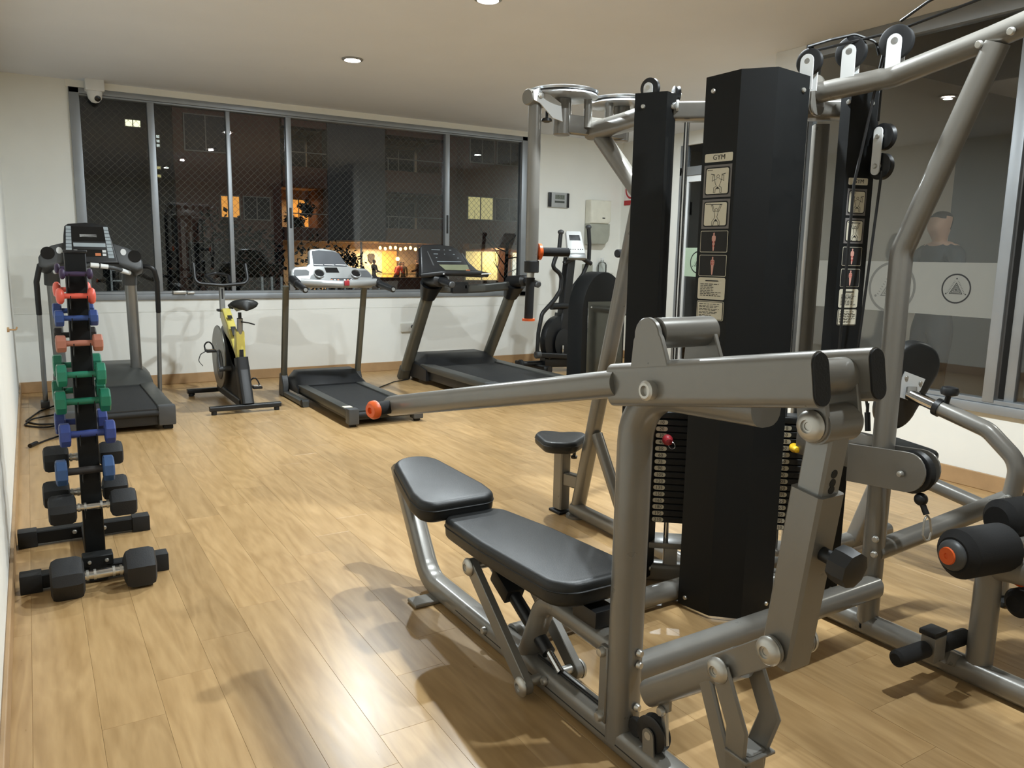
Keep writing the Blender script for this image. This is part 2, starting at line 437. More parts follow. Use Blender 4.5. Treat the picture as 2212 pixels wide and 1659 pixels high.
def emblem(name, cy, cz, r, m, parent, x, nx=-1, th=.012):
    """ringed triangle emblem, flat print on the film"""
    b = MB(); ex, ey = (V(0, -1, 0), V(0, 0, 1)) if nx < 0 else (V(0, 1, 0), V(0, 0, 1))
    o = V(x, cy, cz)
    P = lambda p: o+ex*p[0]+ey*p[1]
    n = 40
    ro = [P(q) for q in ring2(r, n)]; ri = [P(q) for q in ring2(r*.9, n)]
    b.add(ro+ri, [[j, (j+1) % n, n+(j+1) % n, n+j] for j in range(n)])
    def tri(k, w, dy=0):
        pts = [Vector((0, .42*k+dy)), Vector((-.46*k, -.36*k+dy)), Vector((.46*k, -.36*k+dy))]
        c = sum(pts, Vector((0, 0)))/3
        out = [P(p*r) for p in pts]; inn = [P((c+(p-c)*(1-w))*r) for p in pts]
        b.add(out+inn, [[j, (j+1) % 3, 3+(j+1) % 3, 3+j] for j in range(3)])
    tri(1.0, .16); tri(.72, .18, -.02); tri(.44, .24, -.04); tri(.2, .8, -.06)
    for sd in (-1, 1):
        for i in range(9):
            t = i/8; p = Vector((sd*(.06+.44*t), .46-.78*t)); d = Vector((sd*.86, .5))
            q = p+d*.035; s_ = Vector((-d.y, d.x))*.014
            b.add([P((q+s_)*r), P((q-s_)*r), P((q-s_+d*.075)*r), P((q+s_+d*.075)*r)], [[0, 1, 2, 3]])
    for c in ((0, .66), (-.66, -.36), (.66, -.36)):
        b.add([P(q) for q in ring2(r*.05, 10, c[0]*r, c[1]*r)], [list(range(10))])
    return b.part(name, m, parent, 0)
emblem('round_emblem', 2.845, 1.062, .15, 'film_grey', w2, XR+.0125)
emblem('round_emblem', 2.462, 1.07, .082, 'ink', w2, XR+.0125)
# ---- hall behind the glass
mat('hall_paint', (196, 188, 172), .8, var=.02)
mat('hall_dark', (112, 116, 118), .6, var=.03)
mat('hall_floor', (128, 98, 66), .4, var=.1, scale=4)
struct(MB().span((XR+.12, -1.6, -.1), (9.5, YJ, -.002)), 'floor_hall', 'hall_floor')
struct(MB().span((XR+.1, -1.6, HC), (9.5, YJ, HC+.1)), 'ceiling_hall', 'ceiling_paint')
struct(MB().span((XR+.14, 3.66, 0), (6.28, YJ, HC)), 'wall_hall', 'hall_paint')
b = MB().span((6.28, 3.66, 0), (9.5, YJ, HC)).span((9.4, -1.6, 0), (9.5, YJ, HC))
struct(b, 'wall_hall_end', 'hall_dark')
d = MB()
for x in (7.25, 7.75): d.span((x, 3.652, 0), (x+.02, 3.66, .8))
struct(d, 'trim_2', 'white_metal')
# ---- alcove side wall with a glass door
DY0, DY1, DZ = 5.75, 6.62, 2.1
struct(MB().span((XA, DY1+.03, 0), (XA+.12, YB+.1, HC)).span((XA, YJ, 0), (XA+.12, DY0-.03, HC)).span((XA, DY0-.03, 2.42), (XA+.12, DY1+.03, HC)), 'wall_alcove', 'wall_paint')
struct(MB().span((XR, YJ-.02, 0), (XA+.12, YJ+.02, HC)), 'wall_alcove_front', 'wall_paint')
dr = bpy.data.objects.new('door_1', None); COL.objects.link(dr); dr['kind'] = 'structure'
dr.location = Vector((XA, DY0, 0))*S; dr['_o'] = (XA, DY0, 0)
MB().span((XA-.01, DY0-.03, DZ), (XA+.07, DY1+.03, DZ+.09), .004).part('door_transom', 'aluminium', dr)
MB().span((XA-.01, DY1-.03, 0), (XA+.07, DY1+.03, 2.42), .004).part('door_jamb', 'aluminium', dr)
MB().span((XA-.01, DY0-.03, 0), (XA+.07, DY0+.03, 2.42), .004).part('door_jamb', 'aluminium', dr)
lf = MB().span((XA+.01, DY0+.03, .01), (XA+.05, DY0+.09, DZ), .003).span((XA+.01, DY1-.09, .01), (XA+.05, DY1-.03, DZ), .003).span((XA+.01, DY0+.09, DZ-.07), (XA+.05, DY1-.09, DZ), .003).span((XA+.01, DY0+.09, .01), (XA+.05, DY1-.09, .1), .003).part('door_leaf_frame', 'white_metal', dr)
MB().span((XA+.028, DY0+.08, .09), (XA+.032, DY1-.08, DZ-.06)).part('door_pane', 'glass', dr, 0)
MB().span((XA+.038, DY0+.02, DZ+.08), (XA+.042, DY1-.02, 2.42)).part('transom_pane', 'glass', dr, 0)
mat('green_film', (176, 196, 172), .8, var=.02)
fb = MB().span((XA+.0245, DY0+.09, 1.02), (XA+.026, DY1-.09, 1.33)).part('frosted_band', 'green_film', dr, 0)
emblem('round_emblem', 6.33, 1.175, .12, 'ink', dr, XA+.0235)
# ---- ceiling downlights
mat('lamp_disc', (255, 250, 240), .4, emit=(255, 246, 232), estr=140)
mat('lamp_ring', (150, 150, 150), .4, .3)
lampname = {0: 'recessed downlight above the front of the treadmill row', 1: 'recessed downlight over the middle of the room, at the top edge of the photo', 2: 'recessed downlight above the multi gym tower', 3: 'recessed downlight above the press bench end', 4: 'recessed downlight behind the photographer'}
def downlight(x, y, label):
    t = thing('ceiling_light', label, 'ceiling light', (x, y, HC), 'recessed ceiling downlights')
    b = MB(); n = 28
    rg = lambda r, z: [(x+p[0], y+p[1], z) for p in ring2(r, n)]
    b.loft([rg(.075, HC), rg(.075, HC-.006), rg(.058, HC-.012), rg(.052, HC-.004), rg(.052, HC)], False).part('trim_ring', 'lamp_ring', t)
    b = MB(); b.add(rg(.05, HC-.003), [list(range(n))]).add(rg(.05, HC-.001), [list(range(n))]); b.part('lamp_face', 'lamp_disc', t, 0)
for i, (x, y) in enumerate(LIGHT_SPOTS+[(2.05, 1.0)]): downlight(x, y, lampname[i])
# ================================================================ multi-station gym tower
gym = thing('multi_gym', 'large grey framed multi-station gym with black tower shrouds and weight stacks', 'gym machine', (2.05, 1.9, 0))
FP = 'frame_paint'
UX, UY = V(.77, -.64, 0).normalized(), V(.64, .77, 0).normalized()
O = V(1.98, 1.81, 0)
def T(u, n, z=0): return O+UX*u+UY*n+V(0, 0, z)
Z = V(0, 0, 1)
def bolt(b, p, ax, r=.009, h=.006):
    p, ax = V(*p), V(*ax).normalized()
    return b.lathe([(r, 0), (r, h*.5), (r*.75, h), (r*.3, h*1.05)], p, ax, 12)
# ---- folded sheet shrouds
def shroud(name, pts, z0, z1, crown, th=.012, bolts=True, label=None):
    b = MB(); n = len(pts)
    P = [Vector((p[0], p[1], 0)) for p in pts]
    N = []
    for i in range(n):
        d = (P[min(n-1, i+1)]-P[max(0, i-1)]).normalized(); N.append(Vector((-d.y, d.x, 0)))
    vs = []
    for i in range(n):
        for (d, z) in ((0, z0), (0, z1+crown[i]), (th, z1+crown[i]), (th, z0)):
            vs.append(P[i]+N[i]*d+Z*z)
    fs = []
    for i in range(n-1):
        for j in range(4): fs.append([i*4+j, i*4+(j+1) % 4, i*4+4+(j+1) % 4, i*4+4+j])
    fs += [[0, 1, 2, 3], [4*(n-1)+j for j in (3, 2, 1, 0)]]
    b.add(vs, fs)
    s = b.part(name, 'shroud_black', gym, 20, label)
    if bolts:
        for i in (0, n-1):
            k = 1 if i == 0 else n-2
            d = (P[k]-P[i]).normalized(); q = P[i]+d*.03; nn = Vector((d.y, -d.x, 0))*(1 if i == 0 else -1)
            for z in (z0+.03, z1-.045):
                bolt(MB(), q+nn*0+Z*z, nn, .008).part('shroud_bolt', 'steel', s)
    return s
main_pts = [(1.868, 1.916), (1.888, 1.79), (1.965, 1.716), (2.112, 1.716)]
main = shroud('main_shroud', main_pts, .012, 1.768, (0, .006, .009, 0))
L0, L1, L2 = T(-.375, .19), T(-.268, .155), T(-.235, .215)
lsh = shroud('left_shroud', [L0, L1, L2], .03, 1.758, (0, .0, .0))
R0, R1, R2 = T(.288, .145), T(.312, .115), T(.412, .158)
rsh = shroud('right_shroud', [R0, R1, R2], .02, 1.755, (0, 0, 0))
# ---- placards
def placard(parent, o, ex, w, h, kind, seed=0):
    """o = upper left corner on the sheet, ex along the sheet"""
    ex = V(*ex).normalized(); ey = Z.copy(); ez = ex.cross(ey)
    o = V(*o)+ez*.0008
    b = MB()
    def rect(x0, y0, x1, y1, lay, m):
        b.mi(m); p = lambda x, y: o+ex*x-ey*y+ez*(.0006*lay); b.add([p(x0, y0), p(x1, y0), p(x1, y1), p(x0, y1)], [[0, 1, 2, 3]])
    def rr(x0, y0, x1, y1, r, lay, m):
        b.mi(m); b.add([o+ex*(p[0])-ey*p[1]+ez*(.0006*lay) for p in rrect(x1-x0, y1-y0, r, 4, (x0+x1)/2, (y0+y1)/2)], [list(range(20))])
    def line(pts, wd, lay, m):
        b.mi(m)
        for p, q in zip(pts[:-1], pts[1:]):
            p, q = Vector(p), Vector(q); d = q-p
            if d.length < 1e-6: continue
            s_ = Vector((-d.y, d.x)).normalized()*wd/2
            b.add([o+ex*c.x-ey*c.y+ez*(.0006*lay) for c in (p-s_, q-s_, q+s_, p+s_)], [[0, 1, 2, 3]])
    rg = random.Random(seed)
    mats = ['label_grey', 'cream_label', 'ink', 'skin_print', 'red_print']
    if kind == 'title':
        rr(0, 0, w, h, .004, 1, 1); b.mi(2); b.text('GYM', o+ex*(w*.52)-ey*(h*.5), ex, ey, h*.85, .0018)
    elif kind == 'figure' or kind == 'figure2':
        rect(0, 0, w, h, 1, 0); rr(w*.06, h*.07, w*.94, h*.93, .008, 2, 2); rr(w*.1, h*.11, w*.9, h*.89, .006, 3, 1)
        cx = w*.53; g = h/100.; lw = .0012
        for i in range(5): line([(w*.14+i*.004, h*.16), (w*.14+i*.004+.0026, h*.16)], .003, 4, 2)
        X = lambda x, y: (cx+x*g, y*g)
        line([X(*q) for q in ring2(5, 12, 0, 36)]+[X(5, 36)], lw, 4, 2)
        if kind == 'figure':
            for s_ in (-1, 1):
                line([X(4*s_, 43), X(13*s_, 46), X(22*s_, 50), X(20*s_, 33), X(14*s_, 33), X(14*s_, 43), X(10*s_, 56), X(5*s_, 66), X(14*s_, 70), X(15*s_, 86), X(9*s_, 86), X(8*s_, 74), X(1*s_, 72)], lw, 4, 2)
                line([X(13*s_, 31), X(27*s_, 28)], lw*1.8, 4, 2)
        else:
            for s_ in (-1, 1):
                line([X(4*s_, 42), X(13*s_, 40), X(20*s_, 20), X(15*s_, 20), X(9*s_, 35), X(8*s_, 46), X(4*s_, 60), X(9*s_, 68), X(15*s_, 74), X(16*s_, 88), X(10*s_, 88), X(8*s_, 76), X(1*s_, 74)], lw, 4, 2)
            line([X(-24, 18), X(24, 18)], lw*1.8, 4, 2)
        b.mi(2); b.add([o+ex*p[0]-ey*p[1]+ez*.0026 for p in (X(-7, 74), X(7, 74), X(0, 67))], [[0, 1, 2]])
    elif kind in ('muscle', 'muscle2'):
        rr(0, 0, w, h, .004, 1, 1); rr(w*.018, h*.026, w*.982, h*.974, .003, 2, 2)
        g = h/100.; cx = w*.5
        out = [(0, 8), (4, 12), (4, 17), (2.5, 21), (10, 25), (11, 36), (9, 50), (7, 46), (7, 56), (5.5, 72), (3, 92), (0, 93)]
        pts = [(cx+x*g, y*g) for x, y in out]+[(cx-x*g, y*g) for x, y in out[-2:0:-1]]
        b.mi(3); b.add([o+ex*p[0]-ey*p[1]+ez*.0019 for p in pts], [list(range(len(pts)))])
        for y in ((26, 38) if kind == 'muscle2' else (48, 66)):
            for s_ in (-1, 1): line([(cx+s_*5*g, y*g), (cx+s_*4*g, (y+9)*g)], 3.4*g, 4, 4)
    else:
        rr(0, 0, w, h, .006, 1, 1)
        if kind == 'table': rr(w*.02, h*.03, w*.98, h*.97, .004, 2, 2); rr(w*.045, h*.06, w*.955, h*.94, .003, 3, 1)
        y = h*.16; k = 0
        if kind == 'notes':
            b.mi(2); line([(w*.28, h*.15), (w*.75, h*.15)], h*.05, 4, 2); y = h*.3
        while y < h*.86:
            x = w*.1; end = w*rg.uniform(.55, .92)
            while x < end:
                l = rg.uniform(.006, .016); line([(x, y), (min(x+l, end), y)], h*.028, 4, 2); x += l+.003
            y += h*(.075 if kind == 'notes' else (.06 if k % 2 else .1)); k += 1
    return b.part('placard', mats, parent, 0)
mat('skin_print', (214, 160, 146), .6, var=.02); mat('red_print', (170, 40, 36), .6, var=.02)
P0, P1 = V(*main_pts[0], 0), V(*main_pts[1], 0); dm = (P1-P0).normalized()
kinds = [('title', 1.532, .026), ('figure', 1.497, .1), ('figure2', 1.391, .092), ('muscle', 1.293, .068), ('muscle2', 1.217, .068), ('notes', 1.145, .07), ('table', 1.07, .062)]
kinds_r = [('title', 1.474, .022), ('figure', 1.44, .086), ('figure2', 1.345, .082), ('muscle', 1.252, .062), ('muscle2', 1.18, .06), ('notes', 1.113, .062), ('table', 1.046, .054)]
for i, (k, z, h) in enumerate(kinds): placard(main, P0+dm*.012+Z*z, dm, .104, h, k, i)
dq = (R2-R1).normalized()
for i, (k, z, h) in enumerate(kinds_r): placard(rsh, R1+dq*.014+Z*z, dq, .074, h, k, 20+i)
# ---- tower frame
b = MB()
b.tube([T(-.36, .25, 1.705), T(.40, .23, 1.705)], .03, .045, Z, .012).part('top_beam', FP, gym)
MB().tube([T(-.28, .215, 1.715), T(-.235, .195, 1.718)], .011).lathe([(.018, 0), (.018, .008)], T(-.235, .195, 1.718), UX, 14).part('top_pin', 'white_metal', gym)
for u, n in ((-.32, .27), (.268, .315)):
    MB().tube([T(u, n, .03), T(u, n, 1.67)], .026, .026, UX, .008).part('tower_post', FP, gym)
b = MB().tube([T(-.40, .23, .04), T(.42, .22, .04)], .034, .034, Z, .016); b.part('tower_base_tube', FP, gym)
for uc in (-.175, .29):
    MB().box(T(uc, .235, .155), (.26, .12, .022), .004, Matrix((UX, UY, Z)).transposed()).part('stack_base', FP, gym)
    MB().box(T(uc, .235, .105), (.05, .06, .08), .003, Matrix((UX, UY, Z)).transposed()).part('stack_foot', 'steel', gym)
    for du in ((-.0, .075) if uc < 0 else (-.072, .06)):
        MB().cyl(T(uc+du-.02, .215, .16), T(uc+du-.02, .215, 1.665), .0095, seg=14).part('guide_rod', 'chrome', gym)
# ---- weight stacks
vals = [10, 20, 30, 40, 50, 60, 75, 90, 105, 120, 135, 150, 165, 180, 195, 210]
RT = Matrix((UX, UY, Z)).transposed()
_pc = None
for si, uc in enumerate((-.175, .29)):
    lu = uc-.055 if si == 0 else uc-.09
    MB().box(T(uc, .235, .645), (.2, .1, .022), .004, RT).box(T(uc+.03, .235, .675), (.05, .05, .05), .006, RT).part('top_plate', 'plate_black', gym)
    for i, v in enumerate(vals):
        z = .618-.0244*i
        pl = bpy.data.objects.new('weight_plate', None)
        b = MB().box(T(uc, .24, z), (.215, .105, .0228), .003, RT)
        pl = b.part('weight_plate', 'plate_black', gym)
        b = MB().mi(0)
        o = T(lu, .1866, z)
        b.add([o+UX*p[0]+Z*p[1] for p in rrect(.042, .0165, .0081, 4)], [list(range(20))])
        b.mi(1).text(str(v), o-UY*.0005, UX, Z, .0175, .0008)
        b.part('number_tag', ['cream_label', 'ink'], pl, 0)
        q = T(lu+.045, .1872, z)
        MB().lathe([(.004, 0), (.004, .0015)], q, -UY, 8).part('pin_hole', 'ink', pl, 0)
def pin(p, m, r):
    b = MB().lathe([(0.004, 0), (.006, .0), (.006, .012), (r*.8, .014), (r, .02), (r, .034), (r*.72, .044), (r*.78, .05), (r*.6, .062), (0, .066)], p, -UY+UX*.1, 18)
    return b.part('selector_pin', m, gym)
pr_ = pin(T(-.212, .185, .56), 'red_plastic', .019)
MB().torus(T(-.195, .125, .548), UX*.5+UY, .012, .0016, 18, 6).part('pin_ring', 'chrome', pr_)
pin(T(.225, .185, .555), 'yellow_plastic', .016)
# ---- pulleys
def pulley(name, c, ax, r, w, parent, groove=True):
    c, ax = V(*c), V(*ax).normalized()
    s_ = MB().lathe([(r*.3, -w/2), (r*.9, -w/2), (r, -w/2*.8), (r*.86, 0), (r, w/2*.8), (r*.9, w/2), (r*.3, w/2)], c, ax, 32)
    p = s_.part(name, 'black_plastic', parent)
    MB().lathe([(r*.22, -w/2-.008), (r*.22, w/2+.008)], c, ax, 16).part('hub_bolt', 'steel', p)
    return p
def bracket(c, ax, down, w, h, gap, parent, slot=True, th=.004):
    """two rounded cheek plates either side of a pulley"""
    c, ax, dn = V(*c), V(*ax).normalized(), V(*down).normalized()
    e = dn.cross(ax)
    b = MB()
    poly = [(w/2, h)]+[(w/2*math.cos(R(t)), -w/2*math.sin(R(t))) for t in range(0, 181, 20)]+[(-w/2, h)]
    for s_ in (-1, 1): b.prism(poly, c+ax*(s_*gap-th/2), e, dn, th)
    p = b.part('pulley_bracket', 'white_metal' if slot else FP, parent, 30)
    return p
XB = 2.263
# ---- overhead boom and bent post of the pulldown station
boom_pts = [T(.13, .17, 1.722), (2.2, 1.74, 1.735), (XB, 1.535, 1.755), (XB, 1.257, 1.805), (XB, .70, 1.925)]
MB().tube(boom_pts, .032, .032, None, None, 5, .12).part('overhead_boom', FP, gym)
MB().prism(rrect(.085, .125, .035, 5), (2.192, 1.757, 1.725), UX*.5+UY*.6, Z, .012, .003, 1).part('flange_plate', FP, gym)
post_pts = [(XB, 1.455, .03), (XB, 1.457, 1.235), (XB, 1.24, 1.79)]
MB().tube(post_pts, .034, .03, (1, 0, 0), .026, 5, .12).part('pulldown_post', FP, gym)
for z in (.2, .34, .29): bolt(MB(), (XB-.034, 1.43, z), (-1, -.2, 0), .011, .01).part('post_bolt', 'steel', gym)
for y in (1.27, 1.19): bolt(MB(), (XB-.03, y, 1.79+(1.257-y)*.2), (-1, 0, -.2), .011, .01).part('post_bolt', 'steel', gym)
for (c, r, lab) in (((2.125, 1.735, 1.815), .04, 0), ((2.222, 1.66, 1.842), .047, 0), ((XB-.003, 1.535, 1.852), .049, 0)):
    pulley('pulley_wheel', c, (1, .25, 0), r, .022, gym)
    bracket(c, (1, .25, 0), (0, 0, -1), .042, .085, .017, gym)
pulley('pulley_wheel', T(-.325, .195, 1.775), UX*.6+UY, .034, .02, gym); bracket(T(-.325, .195, 1.775), UX*.6+UY, (0, 0, -1), .034, .05, .014, gym)
pulley('pulley_wheel', T(-.235, .25, 1.765), UX+UY*.3, .028, .02, gym)
# floating double pulley
for z in (1.60, 1.508):
    pulley('pulley_wheel', (2.372, 1.625, z), (1, -.12, 0), .042, .024, gym)
MB().prism(rrect(.03, .15, .0149, 6), (2.354, 1.632, 1.555), (0, -1, 0), Z, .005).part('float_bracket', 'white_metal', gym)
for z in (1.6, 1.508): bolt(MB(), (2.349, 1.632, z), (-1, 0, 0), .008).part('float_bolt', 'steel', gym)
# cables
mat('cable_black', (18, 18, 19), .45)
def cable(pts, r=.0045, parent=gym, fillet=.0):
    return MB().tube(pts, r, r, None, None, 3, fillet).part('cable', 'cable_black', parent)
cable([(2.315, 1.61, 1.86), (2.312, 1.61, 1.64)])
cable([(2.34, 1.60, 1.49), (2.298, 1.60, .93), (2.305, 1.55, .73)])
cable([(XB, 1.575, 1.845), (2.206, 1.60, 1.44), (2.2, 1.60, .7)])
cable([(XB, 1.53, 1.911), (XB, 1.45, 1.945), (XB, 1.25, 1.99), (XB, .8, 2.05)], fillet=.05)
cable([(2.11, 1.735, 1.858), (2.17, 1.70, 1.88), (2.225, 1.655, 1.895), (2.27, 1.61, 1.87), (2.275, 1.6, 1.83)], fillet=.03)
cable([(2.14, 1.735, 1.85), (2.28, 1.56, 1.89), (2.31, .9, 1.98)])
hookc = MB().cyl((2.302, 1.54, .66), (2.305, 1.55, .72), .009).cyl((2.305, 1.55, .72), (2.306, 1.552, .75), .005).part('cable_end', 'black_plastic', gym)
# ---- low pulley of the pulldown station
MB().box((XB-.005, 1.62, .60), (.032, .3, .12), .004).part('cross_beam', FP, gym)
poly = [(.17, .0)]+[(-.06*math.sin(R(t))-.07, .06*math.cos(R(t))) for t in range(0, 181, 15)]+[(.17, -.06)]
poly = [(.15, .062)]+[(-.05-.062*math.sin(R(t)), .062*math.cos(R(t))) for t in range(0, 181, 15)]+[(.15, -.062)]
for x in (XB-.041, XB+.036):
    MB().prism(poly, (x, 1.40, .575), (0, 1, -.08), Z, .006, .001, 1).part('cheek_plate', FP, gym)
pulley('low_pulley', (XB, 1.352, .575), (1, 0, 0), .066, .03, gym)
bolt(MB(), (XB-.047, 1.36, .572), (-1, 0, 0), .01, .012).part('cheek_bolt', 'steel', gym)
MB().ell((XB, 1.318, .497), (.02, .02, .02)).cyl((XB, 1.315, .49), (XB, 1.296, .455), .009).part('cable_stop', 'black_plastic', gym)
cb_ = [(XB, 1.294, .455), (XB+.012, 1.291, .44), (XB+.019, 1.287, .40), (XB+.008, 1.285, .378), (XB-.008, 1.286, .378), (XB-.019, 1.29, .395), (XB-.012, 1.294, .44)]
MB().tube(cb_, .0032, .0032, None, None, 3, .006, True).part('snap_hook', 'steel', gym)
# ---- floor runner, posts, foot bar, rollers of the pulldown / leg station
MB().tube([(XB, 1.95, .038), (XB, .45, .038)], .034, .034, (1, 0, 0), .026, 5).part('floor_runner', FP, gym)
MB().tube([(XB+.012, 1.105, .05), (XB+.012, 1.105, .37)], .034, .034, (1, 0, 0), .03, 5).part('seat_post', FP, gym)
MB().tube([(XB+.012, 1.1, .36), (XB+.04, .4, .44)], .03, .034, (1, 0, 0), .02, 5).part('seat_rail', FP, gym)
MB().prism(rrect(.3, .5, .05, 5), (XB+.12, .62, .46), (1, 0, 0), (0, 1, 0), .07, .02, 3).part('leg_seat', 'vinyl', gym)
fb_ = MB().box((2.155, 1.175, .112), (.055, .045, .075), .004).part('foot_bar_block', FP, gym)
MB().box((2.157, 1.18, .157), (.062, .05, .016), .004).part('block_cap', 'black_plastic', fb_)
MB().tube([(2.20, 1.17, .078), (XB, 1.16, .05)], .02, .02, Z, .006).part('foot_bar_arm', FP, gym)
MB().cyl((1.99, 1.185, .112), (2.127, 1.178, .112), .024, bev=.008).part('foot_grip', 'foam_black', gym)
MB().cyl((2.183, 1.172, .112), (2.31, 1.165, .112), .024, bev=.008).part('foot_grip', 'foam_black', gym)
def roller(p0, p1, r, cap=True):
    p0, p1 = V(*p0), V(*p1); d = (p0-p1).normalized()
    g = MB().cyl(p1, p0, r, bev=.02, seg=28).part('foam_roller', 'foam_black', gym)
    if cap:
        c = MB().lathe([(r*.62, 0), (r*.62, .006), (r*.52, .016), (r*.36, .02), (0, .02)], p0, d, 24).part('roller_end_cap', 'grey_plastic', g)
        MB().lathe([(r*.36, 0), (r*.34, .006), (r*.12, .006), (r*.1, .003), (0, .003)], p0+d*.019, d, 20).part('cap_insert', 'orange_plastic', g)
    return g
roller((2.085, 1.11, .425), (2.285, 1.075, .425), .068)
roller((2.35, 1.14, .47), (2.56, 1.10, .47), .06, False)
roller((2.30, 1.045, .262), (2.62, .99, .262), .042, False)
MB().cyl((2.2, 1.1, .425), (2.6, 1.03, .425), .014).part('roller_axle', 'steel', gym)
MB().box((2.29, 1.05, .375), (.03, .004, .05), .001).part('white_tag', 'white_metal', gym)
MB().ell((2.335, 1.05, .325), (.022, .022, .02)).part('orange_knob', 'orange_plastic', gym)
# ---- right hand back-rest station
MB().tube([(XB, 1.455, .285), (2.55, 1.43, .322), (2.95, 1.375, .392)], .03, .034, Z, .028, 5).part('side_beam', FP, gym)
MB().tube([(2.9, 1.37, .37), (2.9, 1.353, .52), (2.9, 1.47, .617), (2.9, 1.66, .668)], .03, .03, (1, 0, 0), None, 5, .09).part('back_rest_arm', FP, gym)
MB().cyl((2.9, 1.65, .665), (2.9, 1.78, .70), .022).part('chrome_sleeve', 'chrome', gym)
MB().cyl((2.9, 1.648, .664), (2.9, 1.668, .67), .034).part('sleeve_collar', 'black_plastic', gym)
kb = MB().cyl((2.9, 1.63, .69), (2.9, 1.625, .72), .01).part('knob_stem', 'black_plastic', gym)
MB().lathe([(.016, 0), (.03, .006), (.033, .02), (.028, .032), (.012, .036)], (2.9, 1.624, .717), (0, -.05, 1), 10).part('star_knob', 'black_plastic', kb)
bolt(MB(), (2.868, 1.36, .40), (-1, 0, 0), .012, .012).part('arm_bolt', 'steel', gym)
pv = V(.27, -.17, .93).normalized(); pb = V(-.3, -.95, 0); pb = (pb-pv*pb.dot(pv)).normalized(); pe = pv.cross(pb)
pc = V(2.93, 1.845, .73)
poly = [(p[0]*(1.0 if p[1] > 0 else .8), p[1]) for p in rrect(.22, .36, .10, 7)]
MB().prism(poly, pc, pe, pv, -.06 if False else .06, .02, 3).part('back_pad', 'vinyl', gym)
nn = pe.cross(pv).normalized(); sg = 1 if nn.dot(pb) > 0 else -1
pf = pc+nn*(.0605 if sg > 0 else -.004)
mp_ = MB().prism([(-.05, .05), (.05, .05), (.05, 0), (.015, -.05), (-.03, -.05), (-.05, 0)], pf, pe, pv, .005).part('mount_plate', 'white_metal', gym)
for s_ in (-1, 1): bolt(MB(), pf+pe*(.035*s_)+pv*.03+nn*.005*sg, nn*sg, .008).part('plate_bolt', 'steel', mp_)
MB().tube([pf+nn*.01*sg, (2.9, 1.77, .697)], .018, .018, Z, .006).part('pad_stem', FP, gym)
MB().prism(rrect(.25, .25, .06, 5), (2.93, 1.83, .43), (1, 0, -.1), (0, 1, .1), .06, .02, 3).part('back_seat', 'vinyl', gym)
MB().tube([(2.93, 1.85, .44), (2.9, 1.96, .05)], .028, .028, (1, 0, 0), .01).part('seat_leg', FP, gym)
MB().tube([(XB, 1.955, .045), (3.15, 1.975, .045)], .032, .032, Z, .026, 5).part('floor_runner', FP, gym)
MB().tube([(2.9, 1.94, .42), (2.93, 1.37, .31)], .026, .026, (1, 0, 0), .022, 5).part('seat_strut', FP, gym)
MB().tube([(2.93, 1.385, .36), (2.93, 1.385, .03)], .028, .028, (1, 0, 0), .022, 5).part('seat_leg', FP, gym)
MB().box((2.93, 1.385, .012), (.12, .1, .02), .004).part('foot_plate', 'dark_rubber', gym)

# ================================================================ press bench station (bench runs along y)
XC = 1.175
MB().tube([(XC, 2.735, .40), (XC, 2.47, .036), (XC, .62, .036)], .036, .034, (1, 0, 0), .022, 5, .13).part('bench_base', FP, gym)
MB().box((XC-.02, 2.37, .008), (.2, .07, .014), .003).part('bench_foot', FP, gym)
MB().tube([(XC, .66, .034), (XC, 2.2, .034)], .0365, .002, (1, 0, 0), .001).part('base_strip', 'dark_rubber', gym)
for y in (2.0, 1.84, 1.66):
    bolt(MB(), (XC-.036, y, .05), (-1, 0, 0), .012, .012).part('base_bolt', 'steel', gym)
# pads
def pad(name, outline, c, ex, ey, th, parent=gym):
    """padded top over a flat board"""
    ex, ey = V(*ex).normalized(), V(*ey).normalized(); ez = ex.cross(ey)
    p = MB().prism(outline, V(*c), ex, ey, th, .018, 4).part(name, 'vinyl', parent)
    sm = [(a*1.004, b_*1.004) for a, b_ in outline]
    rim = [V(*c)+ex*q[0]+ey*q[1]+ez*(th*.62) for q in sm]
    MB().tube(rim, .0022, .0022, None, None, 2, 0, True).part('seam', 'vinyl_side', p)
    return p
def rounded(poly, r):
    return [(p.x, p.y) for p in fil([Vector((a, b_, 0)) for a, b_ in poly], r, True, 6)]
sl = V(0, 1, .13).normalized()
front_o = rounded([(-.135, -.205), (.135, -.205), (.135, -.10), (.075, .205), (-.075, .205), (-.135, -.10)], .085)
pad('knee_pad', front_o, (XC-.04, 2.36, .388), (1, 0, 0), sl, .07)
back_o = rounded([(-.135, -.36), (.135, -.36), (.132, .05), (.108, .355), (-.108, .355), (-.132, .05)], .075)
pad('bench_pad', back_o, (XC, 1.825, .332), (1, 0, 0), (0, 1, -.045), .066)
MB().box((XC, 1.80, .327), (.16, .5, .014), .004).part('pad_board', 'black_plastic', gym)
MB().box((XC, 1.50, .312), (.07, .1, .045), .006).part('pad_block', 'black_plastic', gym)
MB().tube([(XC, 2.60, .34), (XC, 2.20, .33), (XC, 1.98, .235)], .016, .016, (1, 0, 0), None, 4, .05).part('adjust_rail', FP, gym)
MB().cyl((XC-.03, 2.13, .318), (XC+.03, 2.13, .318), .02).part('rail_stop', 'dark_rubber', gym)
MB().box((XC-.03, 2.37, .385), (.1, .2, .02), .004).part('pad_board', 'black_plastic', gym)
MB().tube([(XC, 2.44, .37), (XC, 2.655, .345)], .025, .014, (1, 0, 0), .006).part('knee_pad_bracket', FP, gym)
